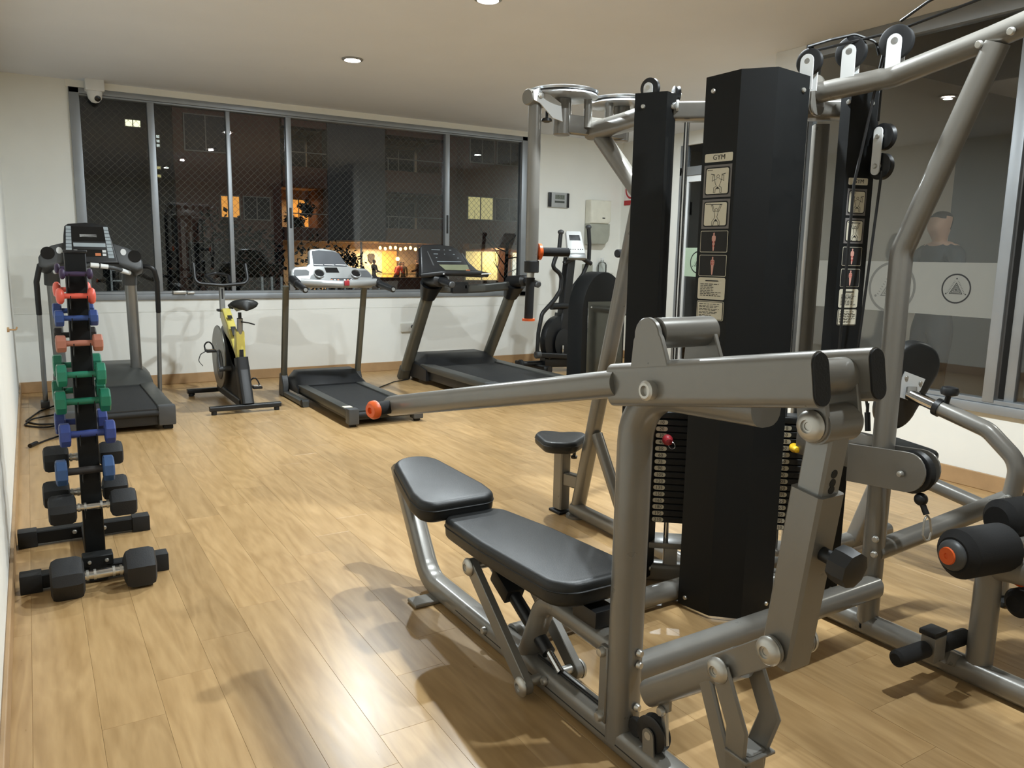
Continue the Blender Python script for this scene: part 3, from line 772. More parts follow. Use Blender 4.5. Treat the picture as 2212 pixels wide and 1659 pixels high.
# parallel links with washers
def washer(p, ax, r=.026):
    b = MB().lathe([(r*.96, 0), (r, .003), (r*.94, .007), (r*.72, .013), (r*.42, .015), (r*.40, .011), (r*.26, .011), (r*.24, .009), (0, .009)], p, ax, 26)
    return b.part('pivot_washer', 'steel', gym)
def flatbar(name, p0, p1, ax, w, th, m=FP):
    p0, p1, ax = V(*p0), V(*p1), V(*ax).normalized(); d = (p1-p0); L = d.length; d.normalize(); e = ax.cross(d)
    poly = [(w/2*math.sin(R(t)), -w/2*math.cos(R(t))) for t in range(90, -91, -18)]
    poly = [(-w/2*math.cos(R(t)), -w/2*math.sin(R(t))) for t in range(0, 181, 18)]+[(w/2*math.cos(R(t)), L+w/2*math.sin(R(t))) for t in range(0, 181, 18)]
    return MB().prism(poly, p0+ax*(th/2), e, d, th, .002, 1).part(name, m, gym, 30)
for x, s_ in ((XC-.085, -1), (XC+.085, 1)):
    flatbar('bench_link', (x, 1.995, .272), (x, 1.685, .038), (1, 0, 0), .05, .024)
    washer((x+s_*.012, 1.995, .272), (s_, 0, 0), .028); washer((x+s_*.012, 1.685, .038), (s_, 0, 0), .028)
MB().cyl((XC-.09, 1.995, .272), (XC+.09, 1.995, .272), .014).part('link_axle', 'steel', gym)
MB().cyl((XC-.09, 1.69, .042), (XC+.09, 1.69, .042), .014).part('link_axle', 'steel', gym)
# gas spring
gs = MB().cyl((XC, 1.99, .25), (XC, 1.70, .105), .02).part('gas_spring', 'black_plastic', gym)
MB().box((XC, 1.93, .222), (.062, .10, .05), .006, Matrix.Rotation(R(26), 3, 'X')).part('spring_collar', 'vinyl_side', gs)
MB().cyl((XC, 1.72, .12), (XC, 1.64, .075), .011).part('spring_rod', 'chrome', gs)
# curved brace under the pad
MB().tube([(XC, 1.81, .045), (XC, 1.715, .262), (XC, 1.35, .255)], .032, .03, (1, 0, 0), .028, 5, .085).part('curved_brace', FP, gym)
# upright and cap
MB().tube([(XC, 1.375, .03), (XC, 1.372, .905), (XC, 1.0, .925)], .041, .036, (1, 0, 0), .032, 5, .13).part('press_upright', FP, gym)
MB().box((XC-.004, 1.405, .17), (.078, .03, .2), .003).part('upright_cover', FP, gym)
for z in (.255, .085): bolt(MB(), (XC-.043, 1.408, z), (-1, 0, 0), .013, .012).part('upright_bolt', 'steel', gym)
for z in (.27, .24, .13): bolt(MB(), (XC+.01, 1.337, z), (.2, -1, 0), .010, .01).part('upright_bolt', 'steel', gym)
# lever beams
ARMS = ((XC-.085, -1), (XC+.064, 1))
DB = V(0, -1, .165).normalized(); NB = DB.cross(V(1, 0, 0)).normalized()
def along(x, y, h=0):
    p = V(x, 1.345, .925); t = (1.345-y)/-DB.y
    return p+DB*t+V(0, 0, h)
for x, s_ in ARMS:
    MB().tube([along(x, 1.35), along(x, .822)], .021, .047, (1, 0, 0), .021, 6).part('lever_beam', FP, gym)
    MB().tube([along(x, .825), along(x, .818)], .019, .044, (1, 0, 0), .019, 6).part('beam_end_cap', 'dark_rubber', gym)
    MB().lathe([(.02, 0), (.021, .016), (.016, .02), (.011, .02), (.010, .012), (0, .012)], along(x+s_*.021, 1.205, -.012), (s_, 0, 0), 20).part('beam_bolt', 'steel', gym)
    MB().prism([(-.058, -.005), (.058, -.005), (.042, .055)]+[(.038*math.cos(R(t)), .06+.038*math.sin(R(t))) for t in range(0, 181, 20)]+[(-.042, .055)], along(x-.006, 1.222, .04), (0, -1, .165), (0, .165, 1), -.012 if s_ > 9 else .012, .002, 1).part('stop_plate', FP, gym)
    # long press arm, splayed outwards to the user
    e0, e1 = V(x+s_*.004, 1.36, .925), (V(XC-.245, 2.235, .738) if s_ < 0 else V(1.60, 2.2, .757))
    MB().tube([e0+V(0, -.03, .006), e1], .031, .031, None, None, 6).part('press_arm', FP, gym)
    gd = V(s_*.93, .05 if s_ > 0 else -.1, 0).normalized() if s_ > 0 else V(-.93, -.3, -.03).normalized()
    q = e1+(e0-e1).normalized()*.02
    MB().cyl(q, q+gd*.085, .021).part('press_grip', 'foam_black', gym)
    MB().lathe([(.021, 0), (.028, .006), (.028, .018), (.021, .027), (.010, .028), (.008, .02), (0, .02)], q+gd*.07, gd, 24).part('grip_end_ring', 'orange_plastic', gym)
MB().cyl(along(XC-.085, 1.222, .105), along(XC+.064, 1.222, .105), .032, seg=28).part('stop_cylinder', FP, gym)
MB().cyl(along(XC-.075, .872, .0), along(XC+.055, .872, .0), .033, seg=28).part('beam_cross_tube', FP, gym)
MB().cyl((XC-.09, 1.205, .936), (XC+.09, 1.205, .936), .014).part('beam_axle', 'steel', gym)
# hanging fork, telescopic square link, low lever
tp, lo = V(XC-.005, .855, .925), V(XC+.005, .915, .485)
for s_ in (-1, 1):
    flatbar('fork_plate', along(XC+s_*.043, .872, -.01), tp+V(s_*.043, 0, 0), (1, 0, 0), .062, .010)
MB().cyl(tp-V(.043, 0, 0), tp+V(.043, 0, 0), .034, seg=24).part('fork_bush', FP, gym)
washer(tp+V(-.049, 0, 0), (-1, 0, 0), .028); washer(tp+V(.049, 0, 0), (1, 0, 0), .028)
dl = (lo-tp).normalized()
MB().tube([tp+dl*.02, tp+dl*.2], .0265, .0265, (1, 0, 0), .005, 2).part('link_inner_tube', 'silver_metal', gym)
MB().tube([tp+dl*.125, lo+dl*.03], .034, .034, (1, 0, 0), .006, 2).part('link_outer_tube', FP, gym)
sd = dl.cross(V(1, 0, 0)).normalized(); sd = sd if sd.y < 0 else -sd
for t in (.085, .102, .115): MB().lathe([(.008, 0), (.008, .001)], tp+dl*t+sd*.0265, sd, 12).part('link_hole', 'ink', gym, 0)
kp = tp+dl*.235+sd*.034
ks = MB().cyl(kp, kp+sd*.03, .013).part('lock_stem', 'black_plastic', gym)
MB().lathe([(.02, 0), (.033, .004), (.035, .02), (.033, .04), (.02, .044)], kp+sd*.028, sd, 9).part('lock_knob', 'black_plastic', ks)
lv0, lv1 = V(XC+.005, 1.285, .195), V(XC+.005, 1.02, .40)
MB().tube([lv0, lv1], .027, .032, (1, 0, 0), .026, 6).part('low_lever', FP, gym)
for s_ in (-1, 1): flatbar('lever_plate', lv1+V(s_*.032, .03, -.02), lo+V(s_*.043, 0, 0), (1, 0, 0), .054, .009)
for q, r_ in ((lo, .028), (V(XC+.005, 1.035, .388), .027)):
    washer(q+V(-.05, 0, 0), (-1, 0, 0), r_); washer(q+V(.05, 0, 0), (1, 0, 0), r_)
    MB().cyl(q-V(.05, 0, 0), q+V(.05, 0, 0), .014).part('lever_axle', 'steel', gym)
# fork stand that carries the lever
fk = V(XC+.005, 1.035, .388)
for s_ in (-1, 1):
    MB().tube([fk+V(s_*.047, 0, .005), fk+V(s_*.047, -.055, -.1), fk+V(s_*.03, -.04, -.175), fk+V(s_*.02, -.04, -.27)], .005, .026, (1, 0, 0), .004, 2).part('stand_plate', FP, gym)
MB().box(fk+V(0, -.05, -.165), (.085, .06, .008), .002).part('stand_web', FP, gym)
MB().tube([fk+V(0, -.045, -.16), fk+V(0, -.05, -.36)], .026, .026, (1, 0, 0), .01).part('stand_stub', FP, gym)
MB().tube([fk+V(-.02, .06, -.06), fk+V(-.02, -.03, -.26)], .006, .02, (1, 0, 0), .004, 2).part('stand_brace', FP, gym)
# turnbuckle and floor pulley
MB().prism([(-.02, 0), (.02, 0), (.02, -.03), (0, -.048), (-.02, -.03)], (XC+.0, 1.235, .215), (0, 1, 0), Z, .008).part('lever_lug', FP, gym)
tb = MB().tube([(XC+.004, 1.232, .185), (XC+.004, 1.23, .16), (XC+.002, 1.222, .10)], .005, .009, (1, 0, 0), .004).part('turnbuckle', 'steel', gym)
bolt(MB(), (XC-.002, 1.235, .178), (-1, 0, 0), .012, .01).part('lug_bolt', 'steel', gym)
pulley('floor_pulley', (XC-.005, 1.256, .112), (1, .1, 0), .044, .026, gym)
bracket((XC-.005, 1.256, .112), (1, .1, 0), (0, -.1, -1), .034, .06, .018, gym, False)
MB().lathe([(.022, 0), (.026, .006), (.022, .016)], (XC-.01, 1.318, .092), (1, 0, 0), 14).part('floor_plug', 'dark_rubber', gym)
cable([(XC, 1.75, .073), (XC, 1.40, .074), (XC, 1.29, .075)])
# cross tubes to the tower
MB().tube([(XC+.03, 1.40, .185), (XB-.02, 1.43, .18)], .034, .034, Z, .026, 5).part('cross_tube', FP, gym)
MB().tube([(XC+.03, 1.94, .045), (2.0, 1.955, .045)], .034, .034, Z, .03, 5).part('cross_tube', FP, gym)

# ================================================================ overhead arm station on the far side
YA, ZA = 2.8, 1.86
mat('disc_white', (196, 200, 204), .22, .55, var=.03)
for hx, s_ in ((1.93, -1), (2.24, 1)):
    dc = MB().lathe([(.0, -.014), (.135, -.014), (.146, -.010), (.14, .0), (.146, .012), (.135, .016), (0, .016)], (hx, YA, ZA), Z, 44).part('cable_disc', 'disc_white', gym)
    MB().torus((hx, YA, ZA+.001), Z, .139, .0045, 44, 6).part('disc_cable', 'cable_black', dc)
    MB().cyl((hx, YA, 1.70), (hx, YA, ZA-.012), .036, seg=24, bev=.004).part('pivot_hub', FP, gym)
    MB().cyl((hx+s_*-.1, YA-.04, 1.735), (hx+s_*-.1, YA-.04, ZA-.012), .017).part('disc_pin', FP, gym)
    ax_ = hx+s_*.135
    MB().cyl((ax_-s_*.0-.045, YA-.01, 1.832), (ax_+.045, YA+.01, 1.832), .032, seg=24, bev=.004).part('arm_clamp', FP, gym)
    MB().prism([(0, .03), (.1, -.02), (.11, -.09), (.06, -.08), (0, -.03), (-.03, -.02), (-.035, .015)], (ax_, YA-.034, 1.838), (-s_, 0, 0), Z, .006*(-s_ if s_ > 0 else 1), 0).part('arm_plate', 'white_metal', gym)
    bolt(MB(), (ax_+s_*-.0, YA-.042, 1.838), (0, -1, 0), .012, .01).part('arm_bolt', 'steel', gym)
    MB().lathe([(.006, 0), (.006, .04), (.02, .045), (.022, .055), (.01, .06)], (ax_-s_*.045, YA-.02, 1.80), (0, 0, -1), 12).part('pull_knob', 'black_plastic', gym)
    MB().tube([(ax_, YA, 1.82), (ax_, YA, 1.165)], .027, .027, None, None, 5).part('hanging_arm', FP, gym)
    MB().cyl((ax_, YA, 1.185), (ax_, YA, 1.135), .031, bev=.003).part('arm_collar', 'dark_rubber', gym)
    MB().cyl((ax_-.003, YA, 1.14), (ax_-.005, YA, 1.11), .016).part('grip_rod', 'steel', gym)
    MB().cyl((ax_-.004, YA, 1.115), (ax_-.01, YA, .94), .0185, bev=.002).part('arm_grip', 'foam_black', gym)
    MB().cyl((ax_-.01, YA, .944), (ax_-.01, YA, .934), .027).part('grip_end_ring', 'orange_plastic', gym)
    d_ = V(-s_, -.25, 0).normalized()
    MB().lathe([(.024, 0), (.034, .004), (.034, .016), (.022, .022)], (ax_-s_*.022, YA-.005, 1.222), d_, 20).part('grip_ring', 'orange_plastic', gym)
    MB().cyl(V(ax_-s_*.03, YA-.007, 1.222), V(ax_-s_*.03, YA-.007, 1.222)+d_*.135, .0185, bev=.003).part('arm_grip', 'foam_black', gym)
MB().box((2.085, YA-.01, 1.745), (.30, .06, .075), .01).part('hub_block', FP, gym)
MB().tube([(2.085, YA, 1.73), (2.03, 2.5, 1.725), T(-.30, .25, 1.705)], .036, .04, Z, .03, 5).part('station_boom', FP, gym)
MB().tube([(2.08, 2.73, 1.70), (2.10, 2.47, 1.44)], .03, .034, (1, 0, 0), .026, 5).part('boom_strut', FP, gym)
MB().tube([(2.13, 2.88, .02), (2.125, 2.50, 1.50)], .033, .028, (1, 0, 0), .022, 5).part('rear_leg', FP, gym)
MB().tube([(2.13, 2.75, .42), (2.13, 2.52, .06)], .026, .022, (1, 0, 0), .018, 5).part('rear_strut', FP, gym)
MB().tube([(2.12, 2.89, .038), (2.1, 2.1, .038)], .03, .03, (1, 0, 0), .022, 5).part('rear_runner', FP, gym)
MB().cyl((2.12, 2.87, .0), (2.12, 2.87, .012), .05).part('rear_foot', FP, gym)
MB().tube([(2.10, 2.97, .02), (2.10, 2.97, .33)], .028, .034, (1, 0, 0), .006, 2).part('stool_post', FP, gym)
MB().tube([(2.10, 2.96, .17), (2.13, 2.84, .17)], .02, .032, (1, 0, 0), .006, 2).part('stool_link', FP, gym)
MB().box((2.10, 2.97, .006), (.08, .09, .012), .002).part('stool_foot', 'dark_rubber', gym)
st_o = rounded([(-.125, .05), (-.11, .13), (-.03, .125), (.0, .105), (.03, .125), (.11, .13), (.125, .05), (.065, -.13), (-.065, -.13)], .06)
pad('stool_pad', st_o, (2.06, 2.93, .325), (.80, -.60, 0), (-.60, -.8, 0) if False else (.6, .8, 0), .055)
MB().lathe([(.008, 0), (.008, .02), (.016, .022), (.014, .034)], (2.14, 2.93, .30), (0, 0, -1), 12).part('stool_knob', 'black_plastic', gym)
# ================================================================ cardio machines along the window
def panel(b, pts, y0, th, tilt=0.0, zref=1.1, r=.008, n=2):
    """front-view outline (x, z) pushed back along y; tilt leans the top away"""
    ey = V(0, math.sin(tilt), math.cos(tilt))
    return b.prism([(p[0], (p[1]-zref)/math.cos(tilt)) for p in pts], V(0, y0, zref)+(-ey.cross(V(1, 0, 0)) if False else V(0, 0, 0))+V(0, th*math.cos(tilt), -th*math.sin(tilt)), (1, 0, 0), ey, th, r, n)
def face(b, pts, y0, tilt, zref, off, cm=None):
    """flat print lying just proud of a tilted panel"""
    ey = V(0, math.sin(tilt), math.cos(tilt)); nz = V(1, 0, 0).cross(ey)
    if cm is not None: b.mi(cm)
    b.add([V(p[0], y0, zref)+ey*((p[1]-zref)/math.cos(tilt))+nz*off for p in pts], [list(range(len(pts)))]); return b
def rc(x0, z0, x1, z1): return [(x0, z0), (x1, z0), (x1, z1), (x0, z1)]
mat('print_grey', (150, 160, 166), .5); mat('print_white', (206, 208, 208), .5); mat('print_green', (70, 120, 76), .5); mat('print_orange', (184, 110, 70), .5)
mat('slate_screen', (66, 69, 74), .3); mat('led_red', (150, 50, 46), .4)
mat('lcd_olive', (120, 124, 100), .3)
def deck(t, x0, x1, y0, y1, z0, z1, rail, m_rail, cap=True):
    MB().span((x0+.02, y0+.02, z0), (x1-.02, y1, z1-.035), .01).part('deck_frame', 'black_plastic', t)
    MB().span((x0+rail, y0+.005, z1-.03), (x1-rail, y1, z1-.012), .004).part('running_belt', 'rubber_belt', t)
    for a, c in ((x0, x0+rail), (x1-rail, x1)):
        MB().span((a, y0+.04, z1-.055), (c, y1, z1), .008).part('side_rail', m_rail, t)
        if cap: MB().span((a-.004, y0-.01, z0+.0), (c+.004, y0+.06, z1+.004), .01).part('rear_cap', 'grey_plastic', t)
    MB().cyl((x0+rail, y0+.012, z1-.045), (x1-rail, y0+.012, z1-.045), .022).part('rear_roller', 'dark_rubber', t)
# ---------------- treadmill by the left wall
t1 = thing('treadmill', 'grey treadmill with black console in the left corner behind the dumbbell rack', 'treadmill', (.43, 6.4, 0), 'treadmills facing the window')
deck(t1, .12, .785, 5.66, 6.95, .035, .165, .1, 'gunmetal')
for x in (.16, .745): MB().span((x-.03, 5.70, 0), (x+.03, 5.78, .04), .006).part('rear_foot', 'dark_rubber', t1)
MB().loft([[V(x, y, z) for x, z in ((.11, .03), (.79, .03), (.79, .12+h*.6), (.70, .14+h), (.20, .14+h), (.11, .12+h*.6))] for y, h in ((6.72, .02), (6.82, .09), (6.98, .15), (7.18, .16), (7.28, .08))]).part('motor_hood', 'gunmetal', t1, 50)
for x, xt in ((.165, .145), (.70, .662)):
    MB().tube([(x, 7.0, .05), (xt, 6.74, 1.06)], .042, .03, (1, 0, 0), .026, 5).part('upright', 'silver_metal', t1)
    MB().tube([(xt-.002, 6.78, .94), (xt, 6.74, 1.07)], .052, .044, (1, 0, 0), .03, 5).part('upright_boot', 'grey_plastic', t1)
b = MB(); wing = [(.065, 1.075), (.065, 1.14), (.09, 1.185), (.15, 1.225), (.24, 1.25), (.40, 1.255), (.56, 1.245), (.65, 1.215), (.715, 1.17), (.742, 1.12), (.742, 1.065), (.70, 1.045), (.62, 1.075), (.50, 1.11), (.40, 1.118), (.29, 1.112), (.18, 1.085), (.11, 1.06)]
ww = panel(b, wing, 6.58, .15, .35, 1.06, .02, 3).part('console_wing', 'grey_plastic', t1, 50)
for x, z in ((.125, 1.165), (.69, 1.15)):
    face(MB(), [(x+p[0], z+p[1]) for p in ring2(.045, 20)], 6.58, .35, 1.06, .003).part('cup_holder', 'screen_dark', ww, 0)
for x, z in ((.198, 1.185), (.615, 1.18)):
    face(MB(), [(x+p[0]*.9, z+p[1]*1.1) for p in ring2(.022, 14)], 6.58, .35, 1.06, .003).part('fan_vent', 'print_white', ww, 0)
b = MB(); cp = [(.215, 1.10), (.232, 1.30), (.243, 1.365), (.265, 1.382), (.38, 1.395), (.50, 1.385), (.525, 1.37), (.54, 1.30), (.578, 1.10)]
cp_ = panel(b, cp, 6.55, .05, .42, 1.10, .014, 3).part('console', 'black_plastic', t1, 50)
F = dict(y0=6.55, tilt=.42, zref=1.10, off=.002)
fx = lambda b, p, c=None: face(b, p, cm=c, **F)
fx(MB(), [(.282, 1.255), (.50, 1.255), (.494, 1.36), (.29, 1.36)]).part('screen', 'screen_dark', cp_, 0)
for pts in ([(.236, 1.135), (.275, 1.135), (.284, 1.365), (.252, 1.365)], [(.51, 1.135), (.548, 1.135), (.523, 1.365), (.494, 1.365)]):
    for i in range(9):
        f0, f1 = i/9, (i+.86)/9
        q = [(pts[0][0]+(pts[3][0]-pts[0][0])*f_, pts[1][0]+(pts[2][0]-pts[1][0])*f_, pts[0][1]+(pts[3][1]-pts[0][1])*f_) for f_ in (f0, f1)]
        face(MB(), [(q[0][0], q[0][2]), (q[0][1], q[0][2]), (q[1][1], q[1][2]), (q[1][0], q[1][2])], 6.55, .42, 1.10, .003).part('button_strip', 'print_grey', cp_, 0)
fx(MB(), rc(.335, 1.285, .445, 1.305)).part('button_row', 'print_white', cp_, 0)
fx(MB(), rc(.29, 1.215, .498, 1.242)).part('button_row', 'print_grey', cp_, 0)
fx(MB(), rc(.315, 1.145, .47, 1.195)).part('display', 'screen_dark', cp_, 0)
face(MB(), rc(.325, 1.15, .36, 1.17), 6.55, .42, 1.10, .003).part('indicator', 'print_green', cp_, 0)
face(MB(), rc(.425, 1.15, .462, 1.17), 6.55, .42, 1.10, .003).part('indicator', 'print_orange', cp_, 0)
for x in (.30, .485):
    for z in (1.15, 1.175): face(MB(), rc(x-.012, z, x+.012, z+.016), 6.55, .42, 1.10, .003).part('button', 'print_white', cp_, 0)
MB().tube([(.15, 6.64, 1.03), (.26, 6.55, 1.06), (.40, 6.53, 1.085), (.54, 6.55, 1.065), (.66, 6.64, 1.02)], .016, None, None, None, 4, .08).part('front_handlebar', 'grey_plastic', t1)
for a, c in (((.16, 6.632, 1.032), (.225, 6.578, 1.052)), ((.385, 6.53, 1.085), (.44, 6.535, 1.08)), ((.45, 6.536, 1.079), (.50, 6.543, 1.072)), ((.59, 6.585, 1.046), (.65, 6.632, 1.026))):
    MB().cyl(a, c, .0175).part('pulse_grip', 'white_metal', t1)
for s_, xc in ((-1, .07), (1, .735)):
    xo = .04 if s_ < 0 else .845
    MB().tube([(xc, 6.66, 1.075), (xo+s_*-.03, 6.62, 1.075), (xo-.003*s_, 6.66, .96), (xo+.005, 6.74, .72)], .019, None, None, None, 5, .07).part('side_handle', 'black_plastic', t1)
    MB().tube([(xo+.005, 6.738, .73), (xo+.004, 6.90, .03)], .017, None, None, None, 4).part('side_handle_tube', 'silver_metal', t1)
    MB().span((xo-.03, 6.85, 0), (xo+.03, 6.96, .05), .008).part('handle_foot', 'grey_plastic', t1)
# ---------------- white console treadmill
t2 = thing('treadmill', 'small black treadmill with white and silver console beside the yellow bike', 'treadmill', (2.1, 5.9, 0), 'treadmills facing the window')
deck(t2, 1.83, 2.39, 5.19, 6.45, .04, .125, .075, 'gunmetal', False)
for x in (1.87, 2.36):
    MB().span((x-.038, 5.16, .02), (x+.038, 5.24, .132), .01).part('rear_cap', 'grey_plastic', t2)
    MB().cyl((x-.02, 5.2, .02), (x+.02, 5.2, .02), .02).part('rear_wheel', 'dark_rubber', t2)
MB().span((1.84, 5.27, .1255), (1.9, 5.33, .127)).part('warning_label', 'cream_label', t2, 0)
MB().loft([[V(x, y, z) for x, z in ((1.815, .06), (2.415, .06), (2.415, .1+h*.5), (2.36, .13+h), (1.87, .13+h), (1.815, .1+h*.5))] for y, h in ((6.33, -.005), (6.40, .045), (6.5, .085), (6.62, .09), (6.72, .03))]).part('motor_hood', 'black_plastic', t2, 50)
for s_, x in ((-1, 1.79), (1, 2.44)):
    MB().tube([(x, 6.03, .025), (x, 6.68, .025)], .024, .022, (1, 0, 0), .01).part('base_tube', 'gunmetal', t2)
    MB().cyl((x-.026, 6.06, .03), (x+.026, 6.06, .03), .03).part('base_wheel', 'dark_rubber', t2)
    MB().prism([(0, 0), (.0, .10), (.05, .19), (.10, .19), (.13, .08), (.14, 0)], (x-.028, 6.58, .0), (0, 1, 0), Z, .056, .006, 1).part('upright_bracket', 'grey_plastic', t2)
    MB().tube([(x, 6.655, .10), (x+s_*.01, 6.47, .93)], .026, .018, (1, 0, 0), .014).part('upright', 'olive_metal', t2)
MX = lambda px: 1.778+(px-625)*.003905
MZ = lambda py: 1.074-(py-580)*.00372
ov = [(628, 612), (625, 596), (628, 582), (636, 576), (660, 574), (667, 568), (670, 541), (675, 537), (700, 535), (727, 540), (734, 547), (747, 569), (760, 576), (788, 578), (797, 586), (803, 597), (804, 608), (798, 617), (760, 617), (640, 616)]
ov = [(MX(a), MZ(c)) for a, c in ov]; ZR = MZ(617)
t2c = panel(MB(), ov, 6.28, .06, .38, ZR, .014, 3).part('console', 'silver_plastic', t2, 50)
G = dict(y0=6.28, tilt=.38, zref=ZR)
q = lambda pts: [(MX(a), MZ(c)) for a, c in pts]
sc_ = face(MB(), q([(675, 542), (690, 540), (720, 542), (733, 546), (747, 575), (675, 574)]), off=.002, **G).part('screen', 'slate_screen', t2c, 0)
for a, c in ((676, 695), (698, 719), (722, 744)): face(MB(), q([(a, 570), (a, 571.5), (c, 572.5), (c, 571)]), off=.003, **G).part('screen_bar', 'print_white', t2c, 0)
face(MB(), q([(697, 577), (724, 577), (728, 588), (700, 588)]), off=.002, **G).part('display', 'screen_dark', t2c, 0)
for pts in ([(631, 590), (634, 582), (658, 582), (664, 586), (662, 594), (632, 596)], [(763, 583), (790, 583), (798, 594), (798, 598), (768, 597)]):
    face(MB(), q(pts), off=.002, **G).part('tray_recess', 'grey_plastic', t2c, 0)
for px in (677, 755):
    c = V(MX(px), 6.235, MZ(592)); ax = V(.0, -.75, .7)
    MB().lathe([(.03, -.02), (.042, .0), (.044, .018), (.038, .022), (.036, .01), (0, .008)], c, ax, 24).part('cup_holder', 'silver_plastic', t2c)
    MB().lathe([(.036, .012), (0, .0125)], c, ax, 20).part('cup_well', 'screen_dark', t2c, 0)
MB().tube([(MX(640), 6.25, MZ(608)), (MX(680), 6.2, MZ(610)), (MX(722), 6.17, MZ(612)), (MX(765), 6.2, MZ(610)), (MX(802), 6.25, MZ(608))], .026, .03, (0, 1, 0), .024, 5, .1).part('front_handlebar', 'silver_plastic', t2)
kp2 = MB(); kp2.box((MX(724), 6.235, MZ(604)), (.17, .012, .035), .003, Matrix.Rotation(-.5, 3, 'X')).part('key_panel', 'black_plastic', t2)
for i, px in enumerate((703, 710, 717, 731, 738, 745)): MB().box((MX(px), 6.226, MZ(604)), (.014, .006, .02), .001, Matrix.Rotation(-.5, 3, 'X')).part('key', ('print_orange', 'print_white')[i % 2], t2)
MB().box((MX(727), 6.135, MZ(609)), (.042, .02, .042), .006).part('safety_key', 'red_plastic', t2)
for s_, px in ((-1, 630), (1, 806)):
    x = MX(px)
    MB().tube([(x, 6.34, MZ(603)), (x+.005, 6.22, MZ(612)), (x+.015*s_+.01, 5.98, MZ(621))], .028, .034, (1, 0, 0), .026, 5, .05, taper=(1.15, .75)).part('side_handle', 'black_plastic', t2)
    MB().cyl((x+.015*s_+.01, 5.985, MZ(621)), (x+.015*s_+.01, 5.972, MZ(621)), .014).part('handle_end', 'silver_plastic', t2)
# ---------------- big black treadmill
t3 = thing('treadmill', 'large black treadmill with thick olive grey uprights under the window', 'treadmill', (3.5, 6.3, 0), 'treadmills facing the window')
deck(t3, 3.10, 3.95, 5.45, 6.75, .05, .185, .11, 'gunmetal', False)
MB().span((3.16, 5.46, .1), (3.89, 5.5, .18), .01).part('rear_trim', 'grey_plastic', t3)
for x in (3.155, 3.895): MB().span((x-.055, 5.43, .06), (x+.055, 5.52, .19), .01).part('rear_cap', 'grey_plastic', t3)
for x in (3.15, 3.9): MB().span((x-.035, 5.6, 0), (x+.035, 5.68, .055), .006).part('rear_foot', 'dark_rubber', t3)
MB().loft([[V(x, y, z) for x, z in ((3.09, .04), (3.96, .04), (3.96, .14+h*.4), (3.84, .17+h), (3.21, .17+h), (3.09, .14+h*.4))] for y, h in ((6.60, .0), (6.70, .05), (6.84, .09), (7.05, .09), (7.16, .02))]).part('motor_hood', 'black_plastic', t3, 50)
for x in (3.2, 3.85): MB().cyl((x-.03, 7.08, .03), (x+.03, 7.08, .03), .03).part('front_wheel', 'dark_rubber', t3)
TX = lambda px: 2.93+(px-905)*.00464
TZ = lambda py: 1.082-(py-580)*.00405
for s_, x in ((-1, 3.06), (1, 3.93)):
    MB().tube([(x, 7.03, .04), (x-s_*.0, 6.45, .90)], .056, .04, (1, 0, 0), .034, 6).part('upright', 'olive_metal', t3)
    MB().tube([(x, 6.50, .82), (x, 6.42, .945)], .068, .055, (1, 0, 0), .045, 6, taper=(.95, 1.45)).part('upright_boot', 'black_plastic', t3)
    MB().tube([(x, 7.05, .02), (x, 6.98, .12)], .062, .046, (1, 0, 0), .036, 6).part('upright_shoe', 'gunmetal', t3)
    MB().tube([(x, 6.47, .965), (x+.0, 6.22, .985), (x, 6.02, .955)], .058, .042, (1, 0, 0), .038, 5, .08, taper=(1.3, .62)).part('side_handle', 'black_plastic', t3)
    MB().lathe([(.026, 0), (.03, .01), (.022, .02), (0, .022)], (x, 6.025, .956), (0, -1, -.1), 16).part('handle_end', 'grey_plastic', t3)
cv = [(900, 592), (904, 570), (909, 534), (916, 528), (945, 526), (978, 530), (988, 537), (1000, 556), (1022, 580), (1038, 588), (1038, 594), (985, 592), (955, 592), (910, 596)]
cv = [(TX(a), TZ(c)) for a, c in cv]; ZR3 = TZ(596)
t3c = panel(MB(), cv, 6.30, .06, .42, ZR3, .016, 3).part('console', 'black_plastic', t3, 50)
H = dict(y0=6.30, tilt=.42, zref=ZR3)
q = lambda pts: [(TX(a), TZ(c)) for a, c in pts]
face(MB(), q([(941, 571), (1002, 571), (1004, 580), (994, 583), (952, 582)]), off=.002, **H).part('display', 'lcd_olive', t3c, 0)
face(MB(), q([(921, 543), (923, 543), (931, 573), (928, 573)]), off=.002, **H).part('button_strip', 'grey_plastic', t3c, 0)
face(MB(), q([(994, 546), (997, 546), (1009, 572), (1005, 572)]), off=.002, **H).part('button_strip', 'grey_plastic', t3c, 0)
for a, y_, c in ((931, 539, 949), (957, 539, 959), (968, 539, 973), (934, 548, 943), (956, 548, 958), (975, 548, 979), (937, 556, 940), (983, 556, 986), (938, 564, 990)):
    face(MB(), q([(a, y_), (c, y_), (c, y_+.8), (a, y_+.8)]), off=.002, **H).part('button_row', 'print_grey', t3c, 0)
MB().tube([(TX(903), 6.32, TZ(594)), (TX(935), 6.2, TZ(588)), (TX(975), 6.17, TZ(588)), (TX(1010), 6.2, TZ(588)), (TX(1038), 6.3, TZ(592))], .03, .022, (0, 1, 0), .018, 5, .08).part('console_lip', 'black_plastic', t3)
for a, c in ((932, 948), (1014, 1036)): MB().tube([(TX(a), 6.175, TZ(590)), (TX(c), 6.19, TZ(589))], .006, .006).part('chrome_trim', 'white_metal', t3)
MB().box((TX(983), 6.165, TZ(582)), (.04, .01, .014), .003).part('stop_button', 'print_orange', t3)
MB().tube([(3.06, 6.44, TZ(622)), (3.3, 6.34, TZ(624)), (3.55, 6.33, TZ(622)), (3.93, 6.44, TZ(617))], .022, .04, (0, 1, 0), .018, 5, .1).part('cross_bar', 'gunmetal', t3)
